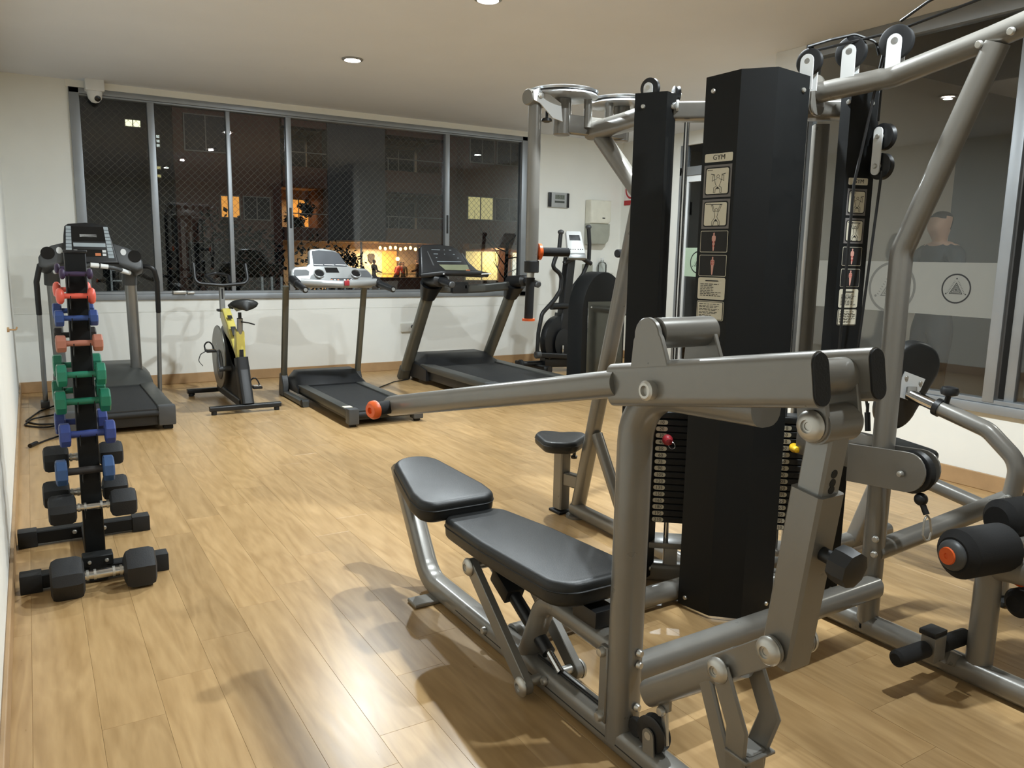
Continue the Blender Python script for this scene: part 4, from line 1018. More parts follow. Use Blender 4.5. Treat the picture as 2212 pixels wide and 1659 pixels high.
MB().box((3.29, 6.32, TZ(621)), (.16, .05, .1), .01).part('speaker_box', 'black_plastic', t3)
MB().box((TX(994), 6.30, TZ(619)), (.02, .01, .03), .002).part('badge', 'white_metal', t3)

# ---------------- spin bike
bk = thing('spin_bike', 'yellow and black spin bike standing under the window by the small treadmill', 'exercise bike', (1.32, 6.45, 0))
mat('bike_yellow', (206, 192, 98), .35, coat=.3); mat('guard_grey', (120, 119, 112), .3, .3)
for y, x0, x1 in ((6.04, 1.075, 1.595), (6.92, 1.06, 1.58)):
    MB().tube([(x0, y, .045), (x1, y, .045)], .026, .018, (0, 1, 0), .008).part('floor_bar', 'black_plastic', bk)
    for x in (x0+.03, x1-.03): MB().cyl((x, y, 0), (x, y, .03), .02, bev=.003).part('bar_foot', 'dark_rubber', bk)
MB().cyl((1.09, 6.95, .03), (1.12, 6.95, .03), .028).part('transport_wheel', 'dark_rubber', bk)
MB().tube([(1.352, 6.07, .05), (1.348, 6.17, .30), (1.345, 6.19, .40)], .044, .06, (1, 0, 0), .02, 5, .1).part('rear_leg', 'black_plastic', bk)
MB().prism([(-.05, .06), (.06, .42), (.26, .52), (.48, .58), (.70, .42), (.76, .09), (.5, .05)], (1.312, 6.16, 0), (0, 1, 0), Z, .05, .008, 2).part('chain_guard', 'black_plastic', bk)
MB().tube([(1.33, 6.1, .06), (1.32, 6.88, .07)], .03, .03, (1, 0, 0), .01).part('keel', 'black_plastic', bk)
MB().prism([(.0, .34), (.02, .60), (.085, .615), (.10, .50), (.13, .46), (.32, .63), (.50, .745), (.57, .735), (.58, .66), (.42, .52), (.20, .33), (.09, .30)], (1.312, 6.16, 0), (0, 1, 0), Z, .066, .012, 2).part('frame', 'bike_yellow', bk)
for o, ln in (((1.343, 6.155, .40), .13),):
    MB().box(o, (.03, .006, ln), .002).part('frame_decal', 'black_plastic', bk)
MB().box((1.345, 6.395, .585), (.038, .1, .006), .002, Matrix.Rotation(R(40), 3, 'X')).part('frame_decal', 'black_plastic', bk)
MB().box((1.345, 6.53, .685), (.034, .04, .006), .002, Matrix.Rotation(R(35), 3, 'X')).part('frame_decal', 'black_plastic', bk)
MB().cyl((1.345, 6.20, .58), (1.345, 6.18, .70), .022).part('saddle_post', 'silver_metal', bk)
MB().tube([(1.345, 6.18, .70), (1.345, 6.18, .745)], .013).part('saddle_clamp', 'black_plastic', bk)
MB().tube([(1.35, 6.16, .675), (1.40, 6.14, .668), (1.44, 6.12, .655)], .007, .005, None, None, 3, .02).part('clamp_lever', 'black_plastic', bk)
sd_ = MB().loft([[V(1.36+w*math.cos(R(a))*(1.0), y, z+.036*math.sin(R(a))*(1.1 if math.sin(R(a)) < 0 else 1)) for a in range(0, 360, 24)] for y, w, z in ((6.02, .03, .805), (6.035, .085, .812), (6.09, .105, .815), (6.16, .085, .81), (6.24, .045, .795), (6.32, .03, .785), (6.345, .014, .78))])
sd_.part('saddle', 'vinyl', bk, 60)
MB().prism(ring2(.255, 40), (1.268, 6.66, .355), (0, 1, 0), Z, .012, .003, 1).part('wheel_guard', 'guard_grey', bk)
MB().prism(ring2(.262, 40), (1.325, 6.66, .355), (0, 1, 0), Z, .055, .006, 2).part('flywheel_shell', 'black_plastic', bk)
MB().prism(ring2(.12, 28), (1.264, 6.60, .30), (0, 1, 0), Z, .006, .002, 1).part('guard_badge', 'black_plastic', bk)
MB().box((1.256, 6.6, .33), (.004, .03, .16), .001).part('guard_stripe', 'bike_yellow', bk)
MB().tube([(1.335, 6.75, .66), (1.335, 6.76, .92)], .019, .024, (1, 0, 0), .006).part('handlebar_post', 'silver_metal', bk)
MB().box((1.335, 6.734, .82), (.014, .004, .16), .001).part('post_scale', 'black_plastic', bk)
kb2 = MB().lathe([(.008, 0), (.008, .02), (.026, .024), (.026, .04), (.01, .044)], (1.375, 6.70, .735), (.3, -.3, .5), 12).part('tension_knob', 'black_plastic', bk)
MB().box((1.335, 6.75, .725), (.085, .07, .02), .005).part('post_collar', 'black_plastic', bk)
MB().tube([(1.13, 6.78, 1.10), (1.128, 6.72, .945), (1.335, 6.72, .928), (1.54, 6.72, .945), (1.535, 6.78, 1.10)], .014, None, None, None, 5, .05).part('handlebar', 'black_plastic', bk)
MB().tube([(1.27, 6.74, .945), (1.24, 6.93, 1.0), (1.335, 6.98, 1.02), (1.43, 6.93, 1.0), (1.40, 6.74, .945)], .013, None, None, None, 4, .04).part('aero_bar', 'black_plastic', bk)
MB().box((1.335, 6.75, .93), (.1, .05, .012), .003).part('bar_plate', 'silver_metal', bk)
MB().cyl((1.22, 6.40, .29), (1.45, 6.40, .29), .02).part('crank_axle', 'grey_plastic', bk)
for s_, x, e in ((-1, 1.225, V(0, .05, .14)), (1, 1.445, V(0, -.05, -.155))):
    c = V(x, 6.40, .29)
    MB().tube([c, c+e], .014, .008, (0, 1, 0), .004).part('crank_arm', 'grey_plastic', bk)
    p = c+e+V(s_*.05, 0, 0)
    pd = MB().box(p, (.07, .075, .02), .004).part('pedal', 'black_plastic', bk)
    MB().tube([p+V(-.034, .035, 0), p+V(-.03, .10, .04), p+V(0, .08, .07), p+V(.03, .10, .04), p+V(.034, .035, 0)], .006, .006, None, None, 3, .03).part('toe_cage', 'black_plastic', pd)
    MB().box(p+V(0, .0, .013), (.06, .05, .006), .002).part('pedal_plate', 'chrome', pd)
    MB().tube([p+V(-.035, 0, 0), p+V(-.08, -.02, -.02), p+V(-.10, -.03, -.07), p+V(-.07, -.04, -.11)], .009, .002, (0, 1, 0), .001, 2, .03).part('toe_strap', 'black_plastic', pd)

# ---------------- elliptical trainer
el = thing('elliptical_trainer', 'black elliptical trainer with a white console by the paper towel dispenser', 'elliptical', (4.95, 6.95, 0))
MB().lathe([(0, -.05), (.2, -.05), (.262, -.035), (.27, 0), (.262, .035), (.2, .05), (0, .05)], (4.80, 6.95, .32), (.35, -.94, 0), 40).part('flywheel_housing', 'black_plastic', el, 50)
MB().lathe([(0, 0), (.145, 0), (.15, .008), (.13, .014), (0, .016)], (4.83, 6.885, .30), (.35, -.94, 0), 32).part('drive_pulley', 'dark_rubber', el)
MB().tube([(4.60, 6.92, .10), (5.3, 6.85, .08)], .05, .06, Z, .02).part('base_frame', 'black_plastic', el)
for y in (6.75, 7.2): MB().cyl((4.50 if y < 7 else 4.48, y, .05), (4.58, y-.02, .05), .03).part('stabiliser_foot', 'dark_rubber', el)
MB().tube([(4.55, 6.7, .05), (4.52, 7.3, .05)], .03, .03, Z, .012).part('stabiliser', 'black_plastic', el)
MB().tube([(4.36, 6.96, .085), (4.62, 6.94, .085)], .03).part('front_peg', 'black_plastic', el)
MB().cyl((4.33, 6.965, .085), (4.38, 6.96, .085), .05, bev=.012).part('peg_cap', 'dark_rubber', el)
MB().tube([(4.88, 6.98, .46), (4.955, 6.98, 1.20)], .05, .055, (1, 0, 0), .018).part('mast', 'black_plastic', el)
MB().tube([(4.86, 6.98, .40), (4.90, 6.98, .60)], .075, .08, (1, 0, 0), .03).part('mast_shroud', 'black_plastic', el)
cz_ = V(.10, .45, .9).normalized(); cx_ = V(1, -.25, 0).normalized(); cx_ = (cx_-cz_*cx_.dot(cz_)).normalized()
ec = MB().prism([(-.10, 0), (.10, 0), (.095, .25), (.085, .265), (-.07, .265), (-.08, .25)], (4.99, 6.93, 1.225), cx_, cz_, .05, .012, 2).part('console', 'white_metal', el)
nz = cx_.cross(cz_); co = V(4.99, 6.93, 1.225)+nz*.0505
MB().add([co+cx_*a+cz_*c for a, c in ((-.055, .15), (.07, .15), (.066, .215), (-.055, .215))], [[0, 1, 2, 3]]).part('display', 'screen_dark', ec, 0)
for a in (-.06, -.035, -.01, .025, .05, .075): MB().add([co+cx_*(a+p[0])+cz_*(.045+p[1]) for p in ring2(.007, 8)], [list(range(8))]).part('button', 'ink', ec, 0)
MB().prism([(-.10, -.06), (.10, -.06), (.10, .0), (-.10, .0)], (4.99, 6.93, 1.225), cx_, cz_, .055, .01, 2).part('console_base', 'silver_plastic', ec)
for dx, dy, sw in ((-.10, -.03, 0), (.22, .04, 1)):
    x = 4.93+dx; y = 6.97+dy
    if sw == 0:
        y = 6.86; pts = [(4.75, y, 1.46), (4.735, y, 1.29), (4.685, y, 1.18), (4.655, y, 1.10), (4.775, y, 1.02), (4.765, y, .86), (4.69, y, .76), (4.54, y, .62), (4.50, y, .42), (4.49, y, .19)]
    else:
        pts = [(5.215, y, 1.53), (5.235, y, 1.36), (5.235, y, 1.18), (5.16, y, 1.02), (5.03, y, .88), (4.99, y, .72)]
    MB().tube(pts, .022, None, None, None, 5, .10).part('swing_handle', 'black_plastic', el)
    MB().ell(pts[0], (.034, .034, .026)).part('handle_knob', 'grey_plastic', el)
MB().tube([(4.86, 6.95, 1.14), (5.0, 6.93, 1.20), (5.1, 6.95, 1.195), (5.24, 6.98, 1.14)], .024, None, None, None, 5, .05).part('fixed_handle', 'black_plastic', el)
MB().cyl((4.68, 6.90, .69), (5.05, 6.98, .69), .036).part('pivot_tube', 'black_plastic', el)
MB().tube([(4.50, 6.86, .19), (4.9, 6.78, .16), (5.3, 6.6, .13)], .026, .03, Z, .01).part('pedal_arm', 'black_plastic', el)
MB().cyl((4.47, 6.86, .19), (4.53, 6.86, .19), .04, bev=.006).part('arm_joint', 'grey_plastic', el)
MB().box((5.2, 6.62, .19), (.34, .12, .04), .012).part('foot_pedal', 'dark_rubber', el)
MB().box((4.80, 6.84, .235), (.02, .02, .09), .004).part('crank_cover', 'chrome', el)
MB().ell((4.63, 6.88, .235), (.026, .026, .022)).part('axle_cap', 'silver_plastic', el)

# ---------------- arched weight stack housing
mat('mirror_panel', (96, 98, 94), .12, .8)
hs_ = thing('weight_stack_housing', 'arched black weight stack housing with a shiny grey front panel', 'gym machine', (4.33, 5.8, 0))
arc = [(-.24, 0), (.24, 0), (.24, .72)]+[(.24*math.cos(R(a)), .72+.36*math.sin(R(a))) for a in range(10, 180, 10)]+[(-.24, .72)]
MB().prism(arc, (4.385, 5.84, .0), (1, 0, 0), Z, .22, .008, 2).part('housing_shell', 'shroud_black', hs_, 30)
hp = MB().box((4.40, 5.614, .42), (.40, .008, .80), .002).part('front_panel', 'mirror_panel', hs_)
for x in (4.235, 4.565):
    MB().lathe([(.008, 0), (.006, .005)], (x, 5.609, .77), (0, -1, 0), 10).part('panel_screw', 'steel', hp)
MB().cyl((4.52, 5.6, .735), (4.52, 5.25, .735), .035).part('guard_tube', 'frame_paint', hs_)
MB().tube([(4.52, 5.27, .735), (4.52, 5.27, 0)], .033).part('guard_post', 'frame_paint', hs_)
# ================================================================ dumbbell rack and dumbbells
PX, PY = .145, 3.27
rk = thing('dumbbell_rack', 'black upright dumbbell rack with two cross feet by the left wall', 'dumbbell rack', (PX, 3.3, 0))
MB().span((PX-.034, PY-.035, .06), (PX+.034, PY+.035, 1.19), .003).part('rack_post', 'shroud_black', rk)
MB().span((PX-.038, PY-.04, 1.185), (PX+.038, PY+.04, 1.195), .002).part('post_cap', 'black_plastic', rk)
MB().tube([(PX, 3.10, .035), (PX, 3.66, .035)], .03, .028, (1, 0, 0), .005, 2).part('base_beam', 'shroud_black', rk)
for y, x0, x1 in ((3.13, -.095, .375), (3.635, -.105, .37)):
    br = MB().tube([(x0, y, .036), (x1, y, .036)], .026, .026, Z, .004, 2).part('cross_foot', 'shroud_black', rk)
    for x in (x0+.028, x1-.028): MB().span((x-.034, y-.031, 0), (x+.034, y+.031, .067), .004).part('foot_cap', 'dark_rubber', br)
    for x in (PX-.055, PX+.055): bolt(MB(), (x, y-.026, .04), (0, -1, 0), .009, .008).part('foot_bolt', 'steel', br)
MB().span((PX-.05, 3.10, .06), (PX+.05, 3.16, .10), .003).part('post_shoe', 'shroud_black', rk)
for x in (PX-.028, PX+.028):
    bolt(MB(), (x, 3.10, .08), (0, -1, 0), .007, .006).part('shoe_bolt', 'steel', rk)
levels = [1.10, 1.023, .945, .855, .742, .645, .525, .388, .25]
for i, z in enumerate(levels):
    for s_, y in ((-1, PY-.035), (1, PY+.035)):
        for x in (PX-.026, PX+.026):
            hr = .012+.0012*i
            MB().prism([(0, -.03), (.0, .012), (.018, .002), (.04, -.012), (.058, -.006), (.072, .018), (.078, .018), (.066, -.02), (.04, -.032)], (x+.0015, y, z-.004), (0, s_, 0), Z, .003*(-s_), 0).part('cradle', 'shroud_black', rk)
mat('neo_purple', (58, 42, 74), .55); mat('neo_coral', (226, 98, 80), .4); mat('neo_blue', (46, 72, 130), .5); mat('neo_terracotta', (172, 110, 90), .55)
mat('neo_black', (40, 36, 34), .6); mat('neo_green', (36, 118, 92), .4); mat('neo_green_dark', (24, 104, 78), .4); mat('neo_royal', (48, 64, 126), .5); mat('neo_steel_blue', (48, 78, 122), .5)
mat('hex_rubber', (30, 31, 33), .7, var=.1, bump=.2)
def head_profile(r, w, style):
    if style == 'round': return [(r*.35, 0), (r*.75, w*.08), (r*.97, w*.3), (r, w*.5), (r*.97, w*.7), (r*.75, w*.92), (r*.3, w)]
    return [(r*.55, 0), (r*.9, w*.05), (r, w*.16), (r, w*.84), (r*.9, w*.95), (r*.55, w)]
def dumbbell(label, m, c, L, r, w, hr, style, rz=0, handle=None, group=None):
    t = thing('dumbbell', label, 'dumbbell', c, group, R(rz), True)
    hm = handle or m
    for s_ in (-1, 1):
        if style == 'hex':
            b = MB(); poly = ring2(r, 6, 0, 0, 30 if True else 0)
            b.prism(poly, (s_*(L/2-w) if s_ > 0 else -(L/2-w), 0, 0), (0, 1, 0) if s_ > 0 else (0, -1, 0), (0, 0, 1), w, r*.3, 2)
            b.part('head', m, t, 25)
        else:
            MB().lathe(head_profile(r, w, style), (s_*(L/2-w), 0, 0), (s_, 0, 0), 8 if style == 'drum' else 20, ref=(0, math.cos(R(22.5)), math.sin(R(22.5)))).part('head', m, t, 30 if style == 'drum' else 60)
    Lh = L/2-w+.004
    if style == 'hex':
        h = MB().lathe([(hr, -Lh), (hr, -Lh*.72), (hr*1.12, -Lh*.3), (hr*1.15, 0), (hr*1.12, Lh*.3), (hr, Lh*.72), (hr, Lh)], (0, 0, 0), (1, 0, 0), 18).part('handle', 'chrome', t)
        for f_ in (-.8, -.45, .45, .8): MB().lathe([(hr*1.22, -.004), (hr*1.22, .004)], (f_*Lh, 0, 0), (1, 0, 0), 16).part('handle_ring', 'steel', h)
    else:
        MB().lathe([(hr, -Lh), (hr*.92, -Lh*.6), (hr, 0), (hr*.92, Lh*.6), (hr, Lh)], (0, 0, 0), (1, 0, 0), 14).part('handle', hm, t)
    return t
yf, yb = PY-.075, PY+.088
front = [('small dark purple dumbbell on the front of the rack, topmost of all', 'neo_purple', .105, .019, .019, .009, 'round'),
 ('coral red dumbbell on the front of the rack, second from the top', 'neo_coral', .125, .029, .027, .010, 'round'),
 ('bright blue dumbbell on the front of the rack, just under the coral ones', 'neo_blue', .137, .030, .03, .010, 'drum'),
 ('terracotta pink dumbbell on the front of the rack, the only one that colour', 'neo_terracotta', .15, .032, .034, .011, 'drum'),
 ('upper green dumbbell on the front of the rack, below the terracotta one', 'neo_green', .158, .042, .034, .012, 'drum'),
 ('larger lower green dumbbell on the front of the rack, above the royal blue one', 'neo_green_dark', .18, .044, .038, .013, 'drum'),
 ('royal blue dumbbell on the front of the rack, below the larger green one', 'neo_royal', .183, .044, .038, .013, 'drum'),
 ('dusty steel blue dumbbell on the rack front, just above the chrome handled hex one', 'neo_steel_blue', .192, .048, .04, .014, 'drum'),
 ('black rubber hex dumbbell with chrome handle lying high across the front cradle', 'hex_rubber', .29, .055, .09, .013, 'hex')]
fx_ = [.142, .137, .134, .138, .137, .136, .144, .128, .146]
for i, (lab, m, L, r, w, hr, st) in enumerate(front):
    dumbbell(lab, m, (fx_[i], yf, levels[i]+.012), L, r, w, hr, st, 0, 'neo_black' if i == 7 else None, 'dumbbells on the front of the rack')
back = [('small dark purple dumbbell hidden behind the topmost one on the rear of the rack', 'neo_purple', .105, .019, .019, .009, 'round', 0),
 ('coral red dumbbell on the rear of the rack behind its front twin', 'neo_coral', .125, .029, .027, .010, 'round', 1),
 ('bright blue dumbbell on the rear of the rack under the rear coral one', 'neo_blue', .137, .030, .03, .010, 'drum', 2),
 ('dark brown black dumbbell on the rear of the rack behind the terracotta one', 'neo_black', .14, .030, .03, .011, 'drum', 3),
 ('upper green dumbbell on the rear of the rack, behind the smaller green one', 'neo_green', .162, .042, .034, .012, 'drum', 4),
 ('larger green dumbbell on the rear of the rack, second green one up from the blue', 'neo_green_dark', .178, .044, .038, .013, 'drum', 5),
 ('royal blue dumbbell on the rear of the rack, peeping out below the green ones', 'neo_royal', .178, .044, .038, .013, 'drum', 6),
 ('black rubber hex dumbbell on the rear of the rack behind the dusty blue one', 'hex_rubber', .27, .050, .085, .013, 'hex', 7),
 ('black rubber hex dumbbell lowest on the rear of the rack', 'hex_rubber', .29, .052, .09, .013, 'hex', 8)]
for lab, m, L, r, w, hr, st, i in back:
    dumbbell(lab, m, (PX-.012, yb+.004, levels[i]+.027), L, r, w, hr, st, 0, None, 'dumbbells on the rear of the rack')
dumbbell('biggest black hex dumbbell with chrome handle lying on the floor before the rack', 'hex_rubber', (.158, 3.015, .0655), .335, .0755, .105, .015, 'hex', 0)

# ================================================================ things on the walls and the floor
mat('beige_plastic', (214, 212, 204), .45); mat('clock_grey', (168, 170, 170), .4, .2); mat('lcd', (112, 118, 108), .35); mat('lcd_ink', (64, 68, 62), .5)
mat('cream_plastic', (222, 220, 206), .4); mat('smoke_plastic', (158, 160, 148), .3)
glassmat('clear_plastic', (.86, .88, .88), 1.4, .05)
# dome camera
cm = thing('security_camera', 'white dome security camera at the top left corner of the window', 'camera', (.555, YB-.02, 2.50))
MB().span((.49, YB-.16, 2.47), (.63, YB-.018, 2.56), .006).part('mount_box', 'white_metal', cm)
MB().lathe([(.058, .04), (.058, 0), (.05, -.04), (.028, -.068), (0, -.075)], (.56, YB-.09, 2.455), Z, 24).part('camera_body', 'white_metal', cm, 50)
MB().lathe([(.024, 0), (.024, .012), (.012, .018), (0, .019)], (.575, YB-.128, 2.415), (.25, -.85, -.4), 16).part('lens', 'screen_dark', cm)
# wall clock
ck = thing('wall_clock', 'grey digital wall clock with dark side bars right of the window', 'clock', (5.24, YB, 1.845))
MB().span((5.10, YB-.03, 1.765), (5.38, YB, 1.93), .006).part('clock_body', 'clock_grey', ck)
for x in (5.10, 5.345): MB().span((x, YB-.034, 1.767), (x+.035, YB-.01, 1.928), .004).part('side_bar', 'black_plastic', ck)
l_ = MB().span((5.185, YB-.0315, 1.855), (5.315, YB-.0295, 1.905)).part('time_display', 'lcd', ck, 0)
MB().text('15:53', (5.25, YB-.0318, 1.88), (1, 0, 0), Z, .05, .0006).part('time_digits', 'lcd_ink', l_, 0)
MB().span((5.18, YB-.0315, 1.815), (5.315, YB-.0295, 1.838)).part('date_display', 'lcd_ink', ck, 0)
# paper towel dispenser
pt = thing('towel_dispenser', 'cream wall paper towel dispenser with translucent lower half', 'dispenser', (5.78, YB, 1.36))
MB().prism([(-.15, 0), (.12, 0), (.15, .03), (.15, .27), (-.15, .27)], (5.78, YB-.002, 1.6), (1, 0, 0), Z, .12, .02, 3).part('dispenser_cover', 'cream_plastic', pt)
MB().prism([(-.15, 0), (.08, 0), (.13, .04), (.15, .11), (.15, .24), (-.15, .24)], (5.78, YB-.002, 1.36), (1, 0, 0), Z, .11, .015, 3).part('towel_tray', 'smoke_plastic', pt)
MB().span((5.80, YB-.127, 1.66), (5.835, YB-.12, 1.67)).part('lock_slot', 'ink', pt, 0)
# spray bottle on a small shelf
bt = thing('spray_bottle', 'clear plastic spray bottle on the wall shelf below the towel dispenser', 'bottle', (5.86, YB-.07, 1.03))
MB().lathe([(0, 0), (.052, 0), (.055, .01), (.055, .09), (.045, .115), (.02, .13), (.018, .15)], (5.86, YB-.07, 1.03), Z, 20).part('bottle_body', 'clear_plastic', bt, 50)
MB().lathe([(.02, .15), (.022, .17), (.012, .175), (0, .176)], (5.86, YB-.07, 1.03), Z, 14).part('bottle_cap', 'white_metal', bt)
sh = MB().span((5.70, YB-.14, 1.015), (5.98, YB, 1.03), .003).obj('wall_shelf', 'beige_plastic', (5.84, YB, 1.015)); tag(sh, 'small pale shelf on the wall holding the spray bottle', 'shelf')
bx = thing('soap_dispenser', 'pale box soap dispenser on the wall left of the spray bottle', 'dispenser', (5.66, YB, .93))
MB().span((5.61, YB-.09, .93), (5.71, YB, 1.13), .012).part('dispenser_body', 'smoke_plastic', bx)
MB().span((5.635, YB-.1, .925), (5.685, YB-.02, .95), .006).part('push_bar', 'beige_plastic', bx)
# no smoking sign
ns = thing('no_smoking_sign', 'square no smoking sign on the wall beside the glass door', 'sign', (XA, 7.4, 1.84))
mat('sign_white', (222, 214, 212), .5); mat('sign_red', (170, 34, 40), .5)
MB().span((XA-.006, 7.33, 1.85), (XA, 7.59, 2.13)).part('sign_board', 'sign_white', ns, 0)
MB().span((XA-.007, 7.33, 1.83), (XA, 7.59, 1.885)).part('text_bar', 'sign_red', ns, 0)
sx = XA-.0075
b = MB(); n = 32; oc = V(sx, 7.46, 2.01)
ro = [oc+V(0, p[0], p[1]) for p in ring2(.11, n)]; ri = [oc+V(0, p[0], p[1]) for p in ring2(.088, n)]
b.add(ro+ri, [[j, (j+1) % n, n+(j+1) % n, n+j] for j in range(n)])
d1 = V(0, -.7, -.7); d2 = V(0, -.7, .7)*.011
b.add([oc-d1*.1-d2+V(-.001, 0, 0), oc+d1*.1-d2+V(-.001, 0, 0), oc+d1*.1+d2+V(-.001, 0, 0), oc-d1*.1+d2+V(-.001, 0, 0)], [[0, 1, 2, 3]])
b.part('ban_ring', 'sign_red', ns, 0)
b = MB(); b.add([V(sx, 7.52, 1.99), V(sx, 7.40, 1.99), V(sx, 7.40, 2.012), V(sx, 7.52, 2.012)], [[0, 1, 2, 3]])
for k in range(3): b.add([V(sx, 7.41-.015*(k % 2)+q[0], 2.03+.02*k+q[1]) for q in ring2(.009, 8)], [list(range(8))])
b.part('cigarette_print', 'ink', ns, 0)
# wall outlet with plugs
ot = thing('wall_outlet', 'beige double wall outlet with black plugs between the two right treadmills', 'outlet', (3.41, YB, .43))
MB().span((3.29, YB-.022, .40), (3.44, YB, .49), .006).part('outlet_box', 'beige_plastic', ot)
MB().span((3.43, YB-.03, .40), (3.53, YB-.002, .49), .006).part('outlet_plate', 'beige_plastic', ot)
for x in (3.42, 3.49): MB().cyl((x, YB-.02, .455), (x, YB-.07, .455), .02).part('plug', 'black_plastic', ot)
hk = thing('wall_hook', 'small brass hook on the left wall at the edge of the photo', 'hook', (XL, 5.4, .73))
MB().cyl((XL, 5.4, .73), (XL+.012, 5.4, .73), .014).part('hook_base', 'oak_trim', hk)
MB().tube([(XL+.01, 5.4, .73), (XL+.045, 5.4, .728), (XL+.05, 5.4, .745)], .005, None, None, None, 3, .01).part('hook_pin', 'oak_trim', hk)
# power cords
pc_ = thing('power_cord', 'black power cords with loose plug on the floor by the left wall', 'cord', (0, 6.0, 0))
MB().tube([(.12, 6.9, .012), (.0, 6.7, .008), (-.09, 6.35, .006), (-.02, 6.2, .006), (.1, 6.15, .008)], .006, None, None, None, 3, .1).part('cord', 'cable_black', pc_)
MB().tube([(.11, 6.5, .012), (-.05, 6.42, .007), (-.1, 6.2, .006), (.02, 6.05, .008), (.12, 6.1, .01)], .006, None, None, None, 3, .1).part('cord', 'cable_black', pc_)
MB().tube([(.12, 5.75, .012), (.03, 5.66, .006), (-.03, 5.56, .006)], .006, None, None, None, 3, .05).part('cord', 'cable_black', pc_)
MB().cyl((-.03, 5.56, .014), (-.065, 5.49, .014), .013).part('plug', 'cable_black', pc_)
tag(MB().tube([(3.06, 6.93, .012), (2.9, 6.9, .006), (2.72, 6.72, .006), (2.6, 6.6, .006), (2.48, 6.55, .01)], .005, None, None, None, 3, .08).obj('power_cord', 'cable_black', (2.8, 6.8, 0)), 'thin black cord on the floor between the two treadmills', 'cord')
tag(MB().tube([(3.49, YB-.06, .44), (3.47, YB-.03, .25), (3.36, YB-.04, .02), (3.25, 7.4, .008), (3.2, 7.24, .01)], .004, None, None, None, 3, .08).obj('power_cord', 'cable_black', (3.4, 7.4, 0)), 'thin dark cord hanging from the outlet behind the big treadmill', 'cord')
# ================================================================ the night outside
mat('brick_brown', (104, 74, 62), .85, var=.12, scale=3); mat('brick_grey', (88, 90, 92), .85, var=.08, scale=2); mat('slab', (130, 104, 82), .8); mat('rail_grey', (130, 128, 120), .5)
mat('dark_pane', (20, 24, 32), .5, spec=.3)
def litmat(n, rgb, s): mat(n, rgb, .6, emit=rgb, estr=s, var=.1, scale=3)
litmat('lit_amber', (236, 160, 70), .9); litmat('lit_blind', (226, 214, 150), .55); litmat('lit_white', (240, 238, 200), 1.6); litmat('lit_cool', (214, 226, 220), .8)
litmat('bulb', (255, 190, 90), 22); litmat('lit_plant', (200, 130, 60), .35)
mat('party_wall', (206, 184, 150), .8); mat('ground_dark', (40, 40, 38), .9); mat('foliage', (20, 26, 18), .8, var=.3); mat('bark', (52, 44, 36), .9)
mat('net_wire', (116, 115, 110), .6)
struct(MB().span((-30, YB+.15, -1.7), (60, 70, -1.6)), 'ground_outside', 'ground_dark')
# unseen area lamp added to lift the dark building fronts
light('facade_fill_light', (9, 20, 7.5), 330, .6, (1, .94, .9), (.12, 1, -.3))
light('party_light', (13.7, 34.5, 1.45), 230, .5, (1, .74, .46))
light('party_light', (11.6, 34.4, 1.45), 60, .5, (1, .74, .46))
light('flat_light', (10.0, 34.4, 3.5), 22, .4, (1, .62, .32))
def window_part(bl, x0, z0, x1, z1, y, m, mull=1, fr=.04):
    f_ = MB().span((x0-fr, y-.06, z0-fr), (x1+fr, y+.02, z0), 0).span((x0-fr, y-.06, z1), (x1+fr, y+.02, z1+fr)).span((x0-fr, y-.06, z0), (x0, y+.02, z1)).span((x1, y-.06, z0), (x1+fr, y+.02, z1))
    for i in range(mull):
        xx = x0+(x1-x0)*(i+1)/(mull+1); f_.span((xx-fr/2, y-.05, z0), (xx+fr/2, y+.02, z1))
    w = f_.part('window', 'rail_grey', bl, 0)
    MB().span((x0, y-.01, z0), (x1, y, z1)).part('pane', m, w, 0)
    return w
bA = thing('apartment_building', 'dark far apartment block with few lit windows seen at the left of the window', 'building', (2, 42, -1.6))
MB().span((-12, 42, -1.6), (8.0, 50, 14)).part('wall', 'brick_grey', bA, 0)
k = 42/33
window_part(bA, 3.38*k, 1.2+4.46*k, 3.88*k, 1.2+4.69*k, 41.98, 'lit_white')
for z in (5.01, 5.17, 5.33): window_part(bA, 4.13*k, 1.2+(z-1.2)*k, 4.51*k, 1.2+(z-1.1)*k, 41.98, 'lit_cool', 2)
for z in (4.2, 3.9): window_part(bA, 4.22*k, 1.2+(z-1.2)*k, 4.5*k, 1.2+(z-1.1)*k, 41.98, 'lit_blind', 1)
bB = thing('apartment_building', 'brown brick apartment block with balconies, one of them lit for a party', 'building', (11, 33, -1.6))
def wall(x0, x1, z0, z1, m='brick_brown', y=33, d=.3): MB().span((x0, y, z0), (x1, y+d, z1)).part('wall', m, bB, 0)
wall(5.0, 9.0, -1.6, 12); wall(10.82, 13.35, 1.75, 12, 'brick_grey', 32.6, .7); wall(16.1, 17.0, -1.6, 12)
for z0, z1 in ((1.7, 2.32), (3.85, 4.75), (6.2, 7.2), (8.5, 9.4)):
    MB().span((9.0, 32.7, z0), (10.85, 33.4, z1-.1)).part('balcony_slab', 'brick_brown', bB, 0)
    MB().span((13.35, 32.4, z0), (16.1, 33.4, z1)).part('balcony_slab', 'slab' if z0 < 2 else 'brick_brown', bB, 0)
    MB().span((13.35, 32.42, z1+.48), (16.1, 32.45, z1+.52)).part('railing', 'rail_grey', bB, 0)
    for i in range(2): MB().span((13.4+i*2.64, 32.42, z1), (13.44+i*2.64, 32.45, z1+.5)).part('rail_post', 'rail_grey', bB, 0)
    MB().span((9.05, 32.72, z1+.45), (10.8, 32.75, z1+.49)).part('railing', 'rail_grey', bB, 0)
MB().span((9.0, 35.4, -1.6), (16.4, 35.6, 12)).part('back_wall', 'party_wall', bB, 0)
